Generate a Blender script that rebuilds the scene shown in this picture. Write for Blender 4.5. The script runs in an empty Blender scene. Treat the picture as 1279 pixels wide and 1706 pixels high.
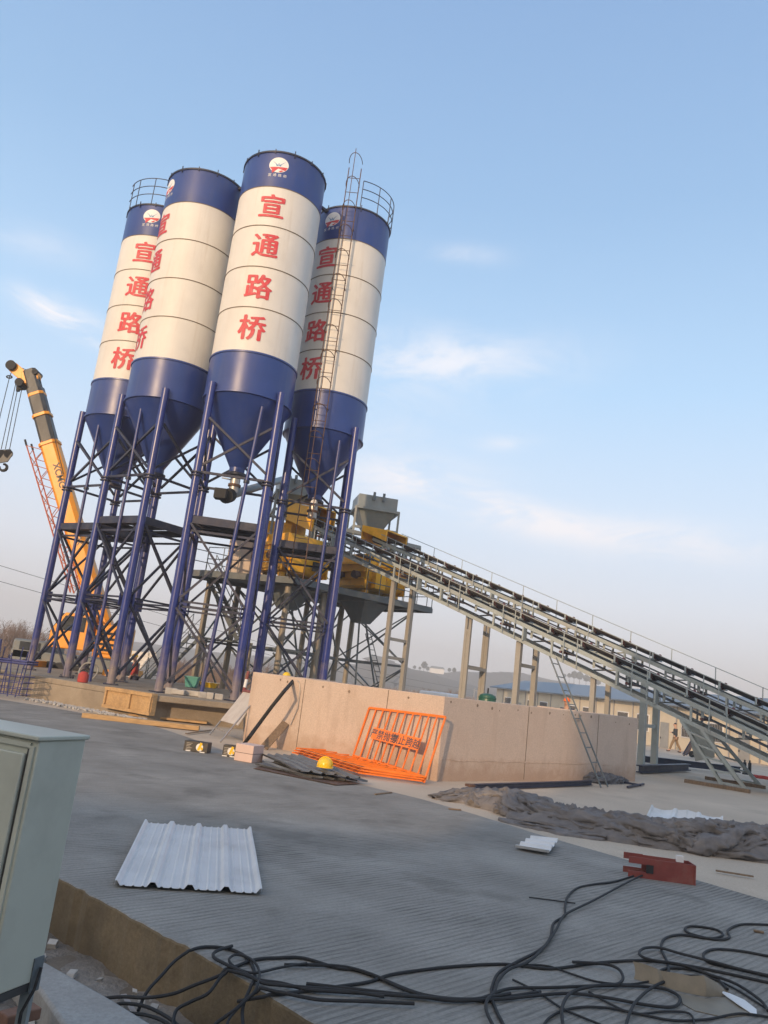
import bpy, bmesh, math, random
from mathutils import Vector, Matrix, noise
R_ = math.radians
random.seed(7)
scene = bpy.context.scene
COL = scene.collection

# ------------------------------------------------------------------ camera
FPX, PITCH, ROLL, EYE = 1304.4, R_(12.0885), R_(6.9905), 1.85
cd = bpy.data.cameras.new('camera'); cam = bpy.data.objects.new('camera', cd); COL.objects.link(cam)
cd.sensor_fit = 'HORIZONTAL'; cd.sensor_width = 36.0; cd.lens = 36.0 * FPX / 1279.0
cd.clip_start = 0.05; cd.clip_end = 6000
fw = Vector((0, math.cos(PITCH), math.sin(PITCH))); r0 = Vector((1, 0, 0)); u0 = Vector((0, -math.sin(PITCH), math.cos(PITCH)))
rt = r0 * math.cos(ROLL) + u0 * math.sin(ROLL); up = -r0 * math.sin(ROLL) + u0 * math.cos(ROLL)
EYEP = Vector((0, 0, EYE))
m = Matrix.Identity(4)
for i in range(3):
    m[i][0] = rt[i]; m[i][1] = up[i]; m[i][2] = -fw[i]; m[i][3] = EYEP[i]
cam.matrix_world = m
scene.camera = cam

# ------------------------------------------------------------------ light and sky
SUN_EL, SUN_AZ = R_(14.5), R_(24.0)          # low sun behind the camera to its left
sdir = Vector((-math.sin(SUN_AZ) * math.cos(SUN_EL), -math.cos(SUN_AZ) * math.cos(SUN_EL), math.sin(SUN_EL)))
sl = bpy.data.lights.new('sun', 'SUN'); so = bpy.data.objects.new('sun', sl); COL.objects.link(so)
sl.energy = 2.35; sl.angle = R_(0.5); sl.color = (1.0, 0.69, 0.41)
so.rotation_euler = sdir.to_track_quat('Z', 'Y').to_euler(); so.location = (-20, -40, 30)
w = bpy.data.worlds.new('World'); scene.world = w; w.use_nodes = True
nt = w.node_tree; nt.nodes.clear(); N = nt.nodes.new; L = nt.links.new
out = N('ShaderNodeOutputWorld'); bg = N('ShaderNodeBackground'); bg.inputs['Strength'].default_value = 0.135
sky = N('ShaderNodeTexSky'); sky.sky_type = 'NISHITA'; sky.sun_disc = False
sky.sun_elevation = SUN_EL; sky.sun_rotation = math.pi + SUN_AZ
sky.air_density = 1.0; sky.dust_density = 1.5; sky.ozone_density = 1.5
tc = N('ShaderNodeTexCoord'); sep = N('ShaderNodeSeparateXYZ'); L(tc.outputs['Generated'], sep.inputs[0])
# pale haze towards the horizon and thin bright cirrus, both laid out by direction in the sky
def mixc(a, b, fac):
    x = N('ShaderNodeMix'); x.data_type = 'RGBA'
    for s, v in ((6, a), (7, b)):
        if isinstance(v, tuple): x.inputs[s].default_value = v
        else: L(v, x.inputs[s])
    if isinstance(fac, float): x.inputs[0].default_value = fac
    else: L(fac, x.inputs[0])
    return x.outputs[2]
def math_(op, a, b=None, clamp=False):
    x = N('ShaderNodeMath'); x.operation = op; x.use_clamp = clamp
    for s, v in ((0, a), (1, b)):
        if v is None: continue
        if isinstance(v, (int, float)): x.inputs[s].default_value = v
        else: L(v, x.inputs[s])
    return x.outputs[0]
hz = N('ShaderNodeMapRange'); hz.interpolation_type = 'SMOOTHERSTEP'
hz.inputs[1].default_value = -0.05; hz.inputs[2].default_value = 0.62; hz.inputs[3].default_value = 0.96; hz.inputs[4].default_value = 0.93
L(sep.outputs[2], hz.inputs[0])
ramp = N('ShaderNodeValToRGB'); L(sep.outputs[2], ramp.inputs[0])
ramp.color_ramp.elements[0].position = 0.0; ramp.color_ramp.elements[0].color = (3.85, 3.78, 3.78, 1)
ramp.color_ramp.elements[1].position = 0.74; ramp.color_ramp.elements[1].color = (1.36, 2.25, 3.75, 1)
for p_, c_ in ((.045, (4.0, 3.95, 4.1)), (.12, (4.1, 4.35, 4.85)), (.22, (3.6, 4.35, 5.3)), (.37, (2.55, 3.78, 5.2)), (.56, (1.75, 2.82, 4.3))):
    e = ramp.color_ramp.elements.new(p_); e.color = (*c_, 1)
mp = N('ShaderNodeMapping'); mp.inputs['Scale'].default_value = (3.0, 3.0, 9.0); mp.inputs['Rotation'].default_value = (0, R_(14), 0); mp.inputs['Location'].default_value = (0.35, 0.1, 0.62)
L(tc.outputs['Generated'], mp.inputs[0])
n1 = N('ShaderNodeTexNoise'); n1.inputs['Scale'].default_value = 2.4; n1.inputs['Detail'].default_value = 12; n1.inputs['Roughness'].default_value = 0.64; n1.inputs['Distortion'].default_value = 0.6
L(mp.outputs[0], n1.inputs[0])
def sky_dir(px, py):
    d = (fw + rt * ((px - 639.5) / FPX) - up * ((py - 853) / FPX)).normalized(); return math.atan2(d.x, d.y), math.asin(d.z)
az_ = math_('ARCTAN2', sep.outputs[0], sep.outputs[1]); el_ = math_('ARCSINE', sep.outputs[2])
cloud = None
for px, py, w_, h_, tilt, amp in ((118, 538, 62, 20, 17, .95), (55, 505, 30, 14, 20, .5), (60, 405, 75, 22, 5, .25), (735, 602, 170, 40, 3, .7), (772, 425, 60, 13, 6, .3), (680, 800, 105, 30, 4, .75), (815, 842, 120, 22, 17, .8), (1010, 888, 170, 26, 9, .7), (838, 738, 44, 11, 2, .45), (1150, 920, 120, 22, 6, .25), (560, 700, 160, 50, 4, .3)):
    a0, e0 = sky_dir(px, py); ct, stt = math.cos(R_(tilt) - ROLL), math.sin(R_(tilt) - ROLL)
    da = math_('SUBTRACT', az_, a0); de = math_('SUBTRACT', el_, e0)
    u_ = math_('SUBTRACT', math_('MULTIPLY', da, ct * FPX / w_), math_('MULTIPLY', de, stt * FPX / w_)); v_ = math_('ADD', math_('MULTIPLY', da, stt * FPX / h_), math_('MULTIPLY', de, ct * FPX / h_))
    g_ = math_('MULTIPLY', math_('EXPONENT', math_('MULTIPLY', math_('ADD', math_('MULTIPLY', u_, u_), math_('MULTIPLY', v_, v_)), -0.8)), amp)
    cloud = g_ if cloud is None else math_('ADD', cloud, g_)
tex = N('ShaderNodeMapRange'); tex.interpolation_type = 'SMOOTHSTEP'; tex.inputs[1].default_value = 0.34; tex.inputs[2].default_value = 0.62; tex.inputs[3].default_value = 0.12; tex.inputs[4].default_value = 1.15; L(n1.outputs[0], tex.inputs[0])
cloud = math_('MULTIPLY', cloud, tex.outputs[0], True)
c = mixc(mixc(sky.outputs[0], ramp.outputs[0], hz.outputs[0]), (5.0, 4.95, 5.2, 1), cloud)
dt = N('ShaderNodeVectorMath'); dt.operation = 'DOT_PRODUCT'; L(tc.outputs['Generated'], dt.inputs[0]); dt.inputs[1].default_value = tuple(sdir)
glow = math_('MULTIPLY', math_('POWER', math_('MAXIMUM', dt.outputs['Value'], 0.0), 3.0), 0.8, True)
c = mixc(c, (13.0, 10.5, 7.6, 1), glow)
L(c, bg.inputs[0]); L(bg.outputs[0], out.inputs[0])
vs = scene.view_settings; vs.view_transform = 'Standard'; vs.look = 'None'; vs.gamma = 1.0; vs.exposure = 0.62; vs.use_curve_mapping = False
scene.cycles.max_bounces = 6; scene.cycles.volume_bounces = 0; scene.cycles.use_denoising = True

# ------------------------------------------------------------------ layout helpers: where a line of sight meets the ground or a vertical plane
def ray(px, py): return fw + rt * ((px - 639.5) / FPX) - up * ((py - 853) / FPX)
def G(px, py, z=0.0):
    d = ray(px, py); return EYEP + d * ((z - EYE) / d.z)
def D(px, py, Y):
    d = ray(px, py); return EYEP + d * (Y / d.y)
NV, TV = Vector((.6, .8, 0)), Vector((.8, -.6, 0))      # across and along the conveyors
def K(px, py, k):
    d = ray(px, py); return EYEP + d * (k / d.dot(NV))
def ST(s, k, z): return TV * s + NV * k + Vector((0, 0, z))
V = Vector

# ------------------------------------------------------------------ mesh helpers
class MB:
    def __init__(s): s.v = []; s.f = []
    def add(s, vs, fs):
        o = len(s.v); s.v += [Vector(a) for a in vs]; s.f += [tuple(i + o for i in f) for f in fs]; return s
    def frame(s, c, x, y, z):
        c = V(c); vs = [c + x * i + y * j + z * k for k in (-1, 1) for j in (-1, 1) for i in (-1, 1)]
        return s.add(vs, [(0, 2, 3, 1), (4, 5, 7, 6), (0, 1, 5, 4), (2, 6, 7, 3), (0, 4, 6, 2), (1, 3, 7, 5)])
    def box(s, c, size, rz=0.0):
        a = V((math.cos(rz), math.sin(rz), 0)); b = V((-math.sin(rz), math.cos(rz), 0))
        return s.frame(c, a * size[0] / 2, b * size[1] / 2, V((0, 0, size[2] / 2)))
    def bar(s, p, q, w, h, upv=(0, 0, 1)):
        p = V(p); q = V(q); d = q - p
        if d.length < 1e-6: return s
        x = d.normalized(); y = V(upv).cross(x)
        if y.length < 1e-4: y = V((1, 0, 0)).cross(x)
        y.normalize(); z = x.cross(y)
        return s.frame((p + q) / 2, d / 2, y * w / 2, z * h / 2)
    def channel(s, p, q, w, h, t=0.012, side=1, upv=(0, 0, 1)):
        p = V(p); q = V(q); x = (q - p).normalized(); y = V(upv).cross(x)
        if y.length < 1e-4: y = V((1, 0, 0)).cross(x)
        y.normalize(); z = x.cross(y)
        s.bar(p - y * side * (w / 2 - t / 2), q - y * side * (w / 2 - t / 2), t, h, upv)
        for sg in (1, -1): s.bar(p + z * sg * (h / 2 - t / 2) + y * side * t / 2, q + z * sg * (h / 2 - t / 2) + y * side * t / 2, w - t, t, upv)
        return s
    def tube(s, p, q, r, r2=None, n=10):
        p = V(p); q = V(q); r2 = r if r2 is None else r2
        x = (q - p).normalized(); y = x.orthogonal().normalized(); z = x.cross(y)
        vs = []
        for c, rr in ((p, r), (q, r2)):
            for i in range(n):
                a = 2 * math.pi * i / n; vs.append(c + (y * math.cos(a) + z * math.sin(a)) * rr)
        fs = [(i, (i + 1) % n, n + (i + 1) % n, n + i) for i in range(n)] + [tuple(range(n)), tuple(range(n, 2 * n))]
        return s.add(vs, fs)
    def path(s, pts, r, n=8, closed=False, cap=True):
        pts = [V(p) for p in pts]; k = len(pts); rs = r if isinstance(r, (list, tuple)) else [r] * k
        vs = []; y = None
        for i, p in enumerate(pts):
            a = pts[(i - 1) % k] if (closed or i > 0) else p; b = pts[(i + 1) % k] if (closed or i < k - 1) else p
            x = (b - a).normalized()
            if y is None: y = x.orthogonal().normalized()
            else:
                y = y - x * y.dot(x); y = y.normalized() if y.length > 1e-6 else x.orthogonal().normalized()
            z = x.cross(y)
            for j in range(n):
                t = 2 * math.pi * j / n; vs.append(p + (y * math.cos(t) + z * math.sin(t)) * rs[i])
        fs = []
        for i in range(k if closed else k - 1):
            i2 = (i + 1) % k
            for j in range(n): fs.append((i * n + j, i * n + (j + 1) % n, i2 * n + (j + 1) % n, i2 * n + j))
        if cap and not closed: fs += [tuple(range(n)), tuple(range((k - 1) * n, k * n))]
        return s.add(vs, fs)
    def lathe(s, prof, c=(0, 0, 0), n=48, close=False):
        c = V(c); vs = []; fs = []
        for r, z in prof:
            for i in range(n):
                a = 2 * math.pi * i / n; vs.append(c + V((r * math.cos(a), r * math.sin(a), z)))
        for k in range(len(prof) - 1):
            for i in range(n): fs.append((k * n + i, k * n + (i + 1) % n, (k + 1) * n + (i + 1) % n, (k + 1) * n + i))
        if close: fs += [tuple(range(n)), tuple(range((len(prof) - 1) * n, len(prof) * n))]
        return s.add(vs, fs)
    def prism(s, poly, z0, z1):
        n = len(poly); vs = [V((p[0], p[1], z0)) for p in poly] + [V((p[0], p[1], z1)) for p in poly]
        return s.add(vs, [tuple(range(n))[::-1], tuple(range(n, 2 * n))] + [(i, (i + 1) % n, n + (i + 1) % n, n + i) for i in range(n)])
    def hull8(s, lo, hi):      # two quads -> a frustum
        return s.add([V(a) for a in lo] + [V(a) for a in hi], [(3, 2, 1, 0), (4, 5, 6, 7), (0, 1, 5, 4), (1, 2, 6, 5), (2, 3, 7, 6), (3, 0, 4, 7)])
    def build(s, name, mat, parent=None, bevel=0.0, smooth=True, sharp=38, loc=None):
        me = bpy.data.meshes.new(name)
        o = bpy.data.objects.new(name, me); COL.objects.link(o)
        off = V((0, 0, 0))
        if parent is not None:
            q = parent
            while q is not None: off = off + q.location; q = q.parent
            o.parent = parent
        elif loc is not None: off = V(loc); o.location = off
        me.from_pydata([v - off for v in s.v], [], s.f)
        bm = bmesh.new(); bm.from_mesh(me); bmesh.ops.recalc_face_normals(bm, faces=bm.faces); bm.to_mesh(me); bm.free()
        if smooth:
            me.polygons.foreach_set('use_smooth', [True] * len(me.polygons)); me.set_sharp_from_angle(angle=R_(sharp))
        if mat: me.materials.append(mat)
        if bevel > 0:
            b = o.modifiers.new('bevel', 'BEVEL'); b.width = bevel; b.segments = 2; b.limit_method = 'ANGLE'; b.angle_limit = R_(40)
        return o

def tag(o, label, cat, group=None, kind=None):
    if label: o['label'] = label
    if cat: o['category'] = cat
    if group: o['group'] = group
    if kind: o['kind'] = kind
    return o
def thing(name, label, cat, loc, group=None):
    o = bpy.data.objects.new(name, None); COL.objects.link(o); o.location = V(loc); o.empty_display_size = 0.3
    return tag(o, label, cat, group)
def struct(o): o['kind'] = 'structure'; return o
def copy_tree(o, parent=None):
    c = o.copy(); COL.objects.link(c); c.parent = parent
    for ch in list(o.children): copy_tree(ch, c)
    return c

# ------------------------------------------------------------------ materials
def mat(name, col, rough=0.6, metal=0.0, var=0.12, scale=3.0, bump=0.0, bscale=40.0, stretch=(1, 1, 1), dirt=None, dirt_amt=0.0, dirt_scale=1.5, spec=0.5, coat=0.0, dirt_stretch=(1, 1, 1), dirt_lo=0.48, dirt_hi=0.72):
    m = bpy.data.materials.new(name); m.use_nodes = True; t = m.node_tree; b = t.nodes['Principled BSDF']
    N = t.nodes.new; L = t.links.new
    tc = N('ShaderNodeTexCoord'); mp = N('ShaderNodeMapping'); mp.inputs['Scale'].default_value = stretch; L(tc.outputs['Object'], mp.inputs[0])
    n = N('ShaderNodeTexNoise'); n.inputs['Scale'].default_value = scale; n.inputs['Detail'].default_value = 6; n.inputs['Roughness'].default_value = 0.62; L(mp.outputs[0], n.inputs[0])
    r = N('ShaderNodeMapRange'); r.inputs[1].default_value = 0.3; r.inputs[2].default_value = 0.7; r.inputs[3].default_value = 1 - var; r.inputs[4].default_value = 1 + var; L(n.outputs[0], r.inputs[0])
    x = N('ShaderNodeMix'); x.data_type = 'RGBA'; x.blend_type = 'MULTIPLY'; x.inputs[0].default_value = 1; x.inputs[6].default_value = (*col, 1)
    L(r.outputs[0], x.inputs[7]); c = x.outputs[2]
    if dirt:
        mp2 = N('ShaderNodeMapping'); mp2.inputs['Scale'].default_value = dirt_stretch; L(tc.outputs['Object'], mp2.inputs[0])
        n2 = N('ShaderNodeTexNoise'); n2.inputs['Scale'].default_value = dirt_scale; n2.inputs['Detail'].default_value = 8; n2.inputs['Roughness'].default_value = 0.65; L(mp2.outputs[0], n2.inputs[0])
        r2 = N('ShaderNodeMapRange'); r2.inputs[1].default_value = dirt_lo; r2.inputs[2].default_value = dirt_hi; r2.inputs[3].default_value = 0; r2.inputs[4].default_value = dirt_amt; L(n2.outputs[0], r2.inputs[0])
        y = N('ShaderNodeMix'); y.data_type = 'RGBA'; L(r2.outputs[0], y.inputs[0]); L(c, y.inputs[6]); y.inputs[7].default_value = (*dirt, 1); c = y.outputs[2]
    L(c, b.inputs['Base Color'])
    rr = N('ShaderNodeMapRange'); rr.inputs[3].default_value = max(0.05, rough - 0.12); rr.inputs[4].default_value = min(1, rough + 0.12); L(n.outputs[0], rr.inputs[0]); L(rr.outputs[0], b.inputs['Roughness'])
    b.inputs['Metallic'].default_value = metal; b.inputs['Specular IOR Level'].default_value = spec; b.inputs['Coat Weight'].default_value = coat
    if bump:
        n3 = N('ShaderNodeTexNoise'); n3.inputs['Scale'].default_value = bscale; n3.inputs['Detail'].default_value = 5; L(mp.outputs[0], n3.inputs[0])
        bp = N('ShaderNodeBump'); bp.inputs['Strength'].default_value = bump; bp.inputs['Distance'].default_value = 0.02; L(n3.outputs[0], bp.inputs['Height']); L(bp.outputs[0], b.inputs['Normal'])
    return m
M = {}
M['blue'] = mat('blue_paint', (0.020, 0.048, 0.215), 0.36, var=0.10, scale=1.2, bump=0.05, bscale=2.0, dirt=(0.10, 0.10, 0.15), dirt_amt=0.28, dirt_scale=1.4, dirt_stretch=(1, 1, .25))
M['blue_steel'] = mat('blue_steel_paint', (0.022, 0.038, 0.175), 0.36, var=0.14, scale=2.5, dirt=(0.16, 0.13, 0.11), dirt_amt=0.45, dirt_scale=2.2, dirt_stretch=(1, 1, .3))
M['dark_steel'] = mat('dark_blue_steel', (0.018, 0.023, 0.052), 0.5, var=0.2, scale=4, dirt=(0.12, 0.10, 0.09), dirt_amt=0.4, dirt_scale=3)
M['cream'] = mat('cream_white_paint', (0.66, 0.64, 0.60), 0.5, var=0.05, scale=0.9, bump=0.14, bscale=1.4, dirt=(0.50, 0.45, 0.38), dirt_amt=0.32, dirt_scale=1.6, dirt_stretch=(1, 1, .18), dirt_lo=0.5, dirt_hi=0.8)
M['seam'] = mat('weathered_seam', (0.16, 0.12, 0.08), 0.8, var=0.25, scale=6)
M['red'] = mat('red_letter_paint', (0.55, 0.035, 0.05), 0.55, var=0.12, scale=5, dirt=(0.62, 0.32, 0.28), dirt_amt=0.35, dirt_scale=6)
M['white'] = mat('white_paint', (0.74, 0.74, 0.74), 0.5, var=0.06)
M['birdblue'] = mat('light_blue_paint', (0.10, 0.26, 0.45), 0.5)
M['grey'] = mat('grey_green_steel', (0.235, 0.265, 0.27), 0.5, var=0.12, scale=2.0, dirt=(0.34, 0.29, 0.24), dirt_amt=0.55, dirt_scale=1.8)
M['teal'] = mat('conveyor_grey_paint', (0.34, 0.385, 0.385), 0.5, var=0.1, scale=2.5, dirt=(0.40, 0.34, 0.29), dirt_amt=0.4, dirt_scale=1.3)
M['tower'] = mat('slate_grey_steel', (0.13, 0.155, 0.17), 0.5, var=0.15, scale=1.8, dirt=(0.25, 0.20, 0.15), dirt_amt=0.35, dirt_scale=1.6)
M['post'] = mat('grey_trestle_paint', (0.33, 0.315, 0.285), 0.5, var=0.12, scale=2.0, dirt=(0.24, 0.22, 0.19), dirt_amt=0.5, dirt_scale=2.0)
M['column'] = mat('tan_dusted_column', (0.30, 0.26, 0.20), 0.42, var=0.15, scale=2.5, dirt=(0.18, 0.20, 0.21), dirt_amt=0.6, dirt_scale=1.5, dirt_stretch=(1, 1, .3))
M['yellow'] = mat('yellow_machine_paint', (0.92, 0.47, 0.012), 0.4, var=0.1, scale=2.0, dirt=(0.30, 0.16, 0.05), dirt_amt=0.4, dirt_scale=2.5)
M['crane_y'] = mat('crane_yellow_paint', (0.86, 0.33, 0.005), 0.4, var=0.07, scale=0.8, dirt=(0.35, 0.18, 0.03), dirt_amt=0.35, dirt_scale=1.1)
M['boom_dark'] = mat('dark_boom_paint', (0.045, 0.047, 0.05), 0.5, var=0.3, scale=1.6, dirt=(0.22, 0.21, 0.19), dirt_amt=0.45, dirt_scale=1.2, dirt_stretch=(1, 1, .35))
M['jib'] = mat('red_orange_jib_paint', (0.48, 0.13, 0.05), 0.5)
M['black'] = mat('black_rubber', (0.018, 0.018, 0.019), 0.75, var=0.2, scale=8)
M['belt'] = mat('conveyor_belt_rubber', (0.085, 0.072, 0.068), 0.75, var=0.2, scale=3)
M['roller'] = mat('red_brown_roller', (0.12, 0.045, 0.04), 0.6, var=0.2)
M['glass'] = mat('dark_glass', (0.03, 0.035, 0.04), 0.12, var=0.1, spec=0.8)
M['orange'] = mat('orange_gate_paint', (0.86, 0.20, 0.015), 0.42, var=0.08, scale=4, dirt=(0.40, 0.12, 0.05), dirt_amt=0.4, dirt_scale=5)
M['hat'] = mat('yellow_plastic', (0.85, 0.52, 0.01), 0.28, var=0.04, coat=0.3)
M['orange_hat'] = mat('orange_plastic', (0.80, 0.16, 0.02), 0.3, var=0.04)
M['wood'] = mat('raw_timber', (0.47, 0.30, 0.14), 0.75, var=0.22, scale=2.5, stretch=(1, 9, 9), bump=0.2, bscale=12, dirt=(0.20, 0.12, 0.06), dirt_amt=0.5, dirt_scale=2.4)
M['oldwood'] = mat('weathered_timber', (0.20, 0.14, 0.09), 0.85, var=0.3, scale=3.5, stretch=(9, 9, 1), bump=0.3, bscale=12)
M['rust'] = mat('rusty_steel', (0.11, 0.06, 0.04), 0.75, var=0.35, scale=9, bump=0.15)
M['pink'] = mat('pale_pink_carton', (0.62, 0.46, 0.40), 0.7, var=0.06)
M['cabinet'] = mat('pale_green_grey_enamel', (0.47, 0.49, 0.42), 0.42, var=0.05, scale=1.5, dirt=(0.20, 0.20, 0.17), dirt_amt=0.3, dirt_scale=2.2)
M['cab_dark'] = mat('blackened_enamel', (0.05, 0.05, 0.05), 0.6)
M['galv'] = mat('white_coated_sheet', (0.62, 0.635, 0.645), 0.38, var=0.06, scale=2.2, stretch=(1, 1, 1), dirt=(0.42, 0.43, 0.44), dirt_amt=0.5, dirt_scale=1.8)
M['redbeam'] = mat('red_oxide_paint', (0.22, 0.050, 0.042), 0.6, var=0.2, scale=5, dirt=(0.24, 0.13, 0.10), dirt_amt=0.7, dirt_scale=3)
M['net'] = mat('dusty_grey_netting', (0.175, 0.158, 0.150), 0.95, var=0.25, scale=5, bump=0.5, bscale=140, dirt=(0.15, 0.145, 0.15), dirt_amt=0.7, dirt_scale=2.2)
M['netdark'] = mat('dusty_dark_netting', (0.13, 0.125, 0.13), 0.95, var=0.35, scale=9, bump=0.8, bscale=55)
M['card'] = mat('brown_strapping_metal', (0.20, 0.17, 0.125), 0.55, var=0.2, scale=6)
M['skin'] = mat('skin', (0.50, 0.29, 0.20), 0.55, var=0.05)
M['hair'] = mat('black_hair', (0.015, 0.013, 0.012), 0.6)
M['jacket'] = mat('dark_jacket', (0.035, 0.04, 0.045), 0.8, var=0.2)
M['khaki'] = mat('khaki_trousers', (0.22, 0.15, 0.08), 0.85, var=0.15)
M['redvest'] = mat('red_work_clothes', (0.42, 0.05, 0.04), 0.8)
M['navy'] = mat('navy_work_clothes', (0.04, 0.05, 0.10), 0.85)
M['bark'] = mat('grey_brown_bark', (0.13, 0.095, 0.075), 0.9, var=0.25)
M['twig'] = mat('dry_twigs', (0.17, 0.115, 0.085), 0.9, var=0.25)
M['wallcream'] = mat('cream_panel_wall', (0.62, 0.54, 0.41), 0.7, var=0.06, scale=0.6, dirt=(0.42, 0.33, 0.22), dirt_amt=0.4, dirt_scale=.7)
M['roofgrey'] = mat('blue_grey_roof_sheet', (0.16, 0.20, 0.25), 0.5, var=0.1)
M['plaster'] = mat('grey_plaster', (0.30, 0.30, 0.29), 0.85, var=0.1)
M['tank'] = mat('green_tank_paint', (0.015, 0.085, 0.05), 0.35)
M['teal_bin'] = mat('turquoise_plastic', (0.10, 0.36, 0.32), 0.5)
M['signw'] = mat('dusty_white_board', (0.50, 0.46, 0.42), 0.6, var=0.1, scale=4, dirt=(0.34, 0.25, 0.20), dirt_amt=0.5, dirt_scale=3)
M['signt'] = mat('dark_print', (0.09, 0.075, 0.08), 0.7)
M['alu'] = mat('dull_aluminium', (0.42, 0.40, 0.38), 0.4, metal=0.6, var=0.1)
M['rubble'] = mat('pale_rubble', (0.42, 0.40, 0.37), 0.9, var=0.2, bump=0.3)
M['peach'] = mat('pale_cladding_sheet', (0.66, 0.55, 0.46), 0.55, var=0.05)

def ground_mat(name, col, var, dirt, amt, dscale, ribs=False, grav=False):
    m = bpy.data.materials.new(name); m.use_nodes = True; t = m.node_tree; b = t.nodes['Principled BSDF']; N = t.nodes.new; L = t.links.new
    tc = N('ShaderNodeTexCoord')
    def noise_(sc, det=7, rot=0.0, st=(1, 1, 1), rough=0.6):
        mp = N('ShaderNodeMapping'); mp.vector_type = 'POINT'; mp.inputs['Rotation'].default_value = (0, 0, rot); L(tc.outputs['Object'], mp.inputs[0])
        m2 = N('ShaderNodeMapping'); m2.inputs['Scale'].default_value = st; L(mp.outputs[0], m2.inputs[0])
        n = N('ShaderNodeTexNoise'); n.inputs['Scale'].default_value = sc; n.inputs['Detail'].default_value = det; n.inputs['Roughness'].default_value = rough; L(m2.outputs[0], n.inputs[0]); return n.outputs[0]
    def rng(v, a, b2, c, d):
        r = N('ShaderNodeMapRange'); r.inputs[1].default_value = a; r.inputs[2].default_value = b2; r.inputs[3].default_value = c; r.inputs[4].default_value = d; L(v, r.inputs[0]); return r.outputs[0]
    def mul(c, v):
        x = N('ShaderNodeMix'); x.data_type = 'RGBA'; x.blend_type = 'MULTIPLY'; x.inputs[0].default_value = 1
        if isinstance(c, tuple): x.inputs[6].default_value = (*c, 1)
        else: L(c, x.inputs[6])
        L(v, x.inputs[7]); return x.outputs[2]
    c = mul(col, rng(noise_(0.9, 9), 0.3, 0.7, 1 - var, 1 + var))
    c = mul(c, rng(noise_(38 if not grav else 14, 4), 0.3, 0.7, 0.86, 1.14))
    x = N('ShaderNodeMix'); x.data_type = 'RGBA'; L(rng(noise_(dscale, 9), 0.46, 0.7, 0, amt), x.inputs[0]); L(c, x.inputs[6]); x.inputs[7].default_value = (*dirt, 1); c = x.outputs[2]
    h = noise_(30 if not grav else 16, 6)
    bp = N('ShaderNodeBump'); bp.inputs['Strength'].default_value = 0.35 if not grav else 0.9; bp.inputs['Distance'].default_value = 0.02 if not grav else 0.05
    if ribs:
        mp = N('ShaderNodeMapping'); mp.inputs['Rotation'].default_value = (0, 0, R_(-45)); L(tc.outputs['Object'], mp.inputs[0]); sx = N('ShaderNodeSeparateXYZ'); L(mp.outputs[0], sx.inputs[0])
        wob = noise_(1.3, 3)
        def mth(op, a, b):
            q = N('ShaderNodeMath'); q.operation = op
            for i_, v_ in ((0, a), (1, b)):
                if isinstance(v_, (int, float)): q.inputs[i_].default_value = v_
                else: L(v_, q.inputs[i_])
            return q.outputs[0]
        ph = mth('ADD', mth('MULTIPLY', sx.outputs[1], 2 * math.pi / 0.062), mth('MULTIPLY', wob, 9.0))
        sn = mth('ADD', mth('MULTIPLY', mth('SINE', ph, 0.0), 0.5), 0.5)
        fine = noise_(60.0, 3, R_(-45), (0.03, 1, 1), 0.5)
        gro = rng(mth('ADD', mth('MULTIPLY', sn, 0.26), mth('MULTIPLY', fine, 1.0)), 0.56, 0.88, 0.0, 1.0)
        patch = rng(noise_(0.8, 6), 0.38, 0.62, 0.22, 1.0)
        gm = N('ShaderNodeMath'); gm.operation = 'MULTIPLY'; L(gro, gm.inputs[0]); L(patch, gm.inputs[1])
        c = mul(c, rng(gm.outputs[0], 0, 1, 1.08, 0.52))
        ah = N('ShaderNodeMath'); ah.operation = 'MULTIPLY_ADD'; L(gm.outputs[0], ah.inputs[0]); ah.inputs[1].default_value = -1.2; L(h, ah.inputs[2]); h = ah.outputs[0]
        bp.inputs['Strength'].default_value = 0.55; bp.inputs['Distance'].default_value = 0.015
    L(h, bp.inputs['Height']); L(bp.outputs[0], b.inputs['Normal']); L(c, b.inputs['Base Color']); b.inputs['Roughness'].default_value = 0.88; b.inputs['Specular IOR Level'].default_value = 0.3
    return m
M['slab'] = ground_mat('ribbed_fresh_concrete', (0.255, 0.245, 0.224), 0.20, (0.185, 0.176, 0.158), 0.7, 0.5, ribs=True)
M['yard'] = ground_mat('pale_dusty_concrete', (0.50, 0.42, 0.33), 0.16, (0.37, 0.305, 0.235), 0.75, 0.45)
M['dirt'] = ground_mat('bare_earth', (0.17, 0.14, 0.11), 0.3, (0.10, 0.08, 0.06), 0.6, 0.35)
M['gravel'] = ground_mat('loose_gravel', (0.25, 0.22, 0.19), 0.35, (0.12, 0.105, 0.09), 0.8, 1.6, grav=True)
M['slabside'] = ground_mat('brown_cast_concrete', (0.185, 0.142, 0.088), 0.35, (0.085, 0.068, 0.045), 0.85, 1.6)
M['pad'] = ground_mat('raw_concrete', (0.30, 0.25, 0.19), 0.2, (0.19, 0.15, 0.11), 0.7, 1.1)
M['wall'] = ground_mat('cast_wall_concrete', (0.56, 0.445, 0.365), 0.09, (0.43, 0.32, 0.245), 0.6, 0.9)
M['hill'] = ground_mat('scrub_hillside', (0.10, 0.09, 0.07), 0.3, (0.06, 0.06, 0.045), 0.7, 0.02)
M['curb'] = ground_mat('grey_kerb_concrete', (0.34, 0.33, 0.31), 0.1, (0.24, 0.22, 0.2), 0.6, 2)
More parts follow.
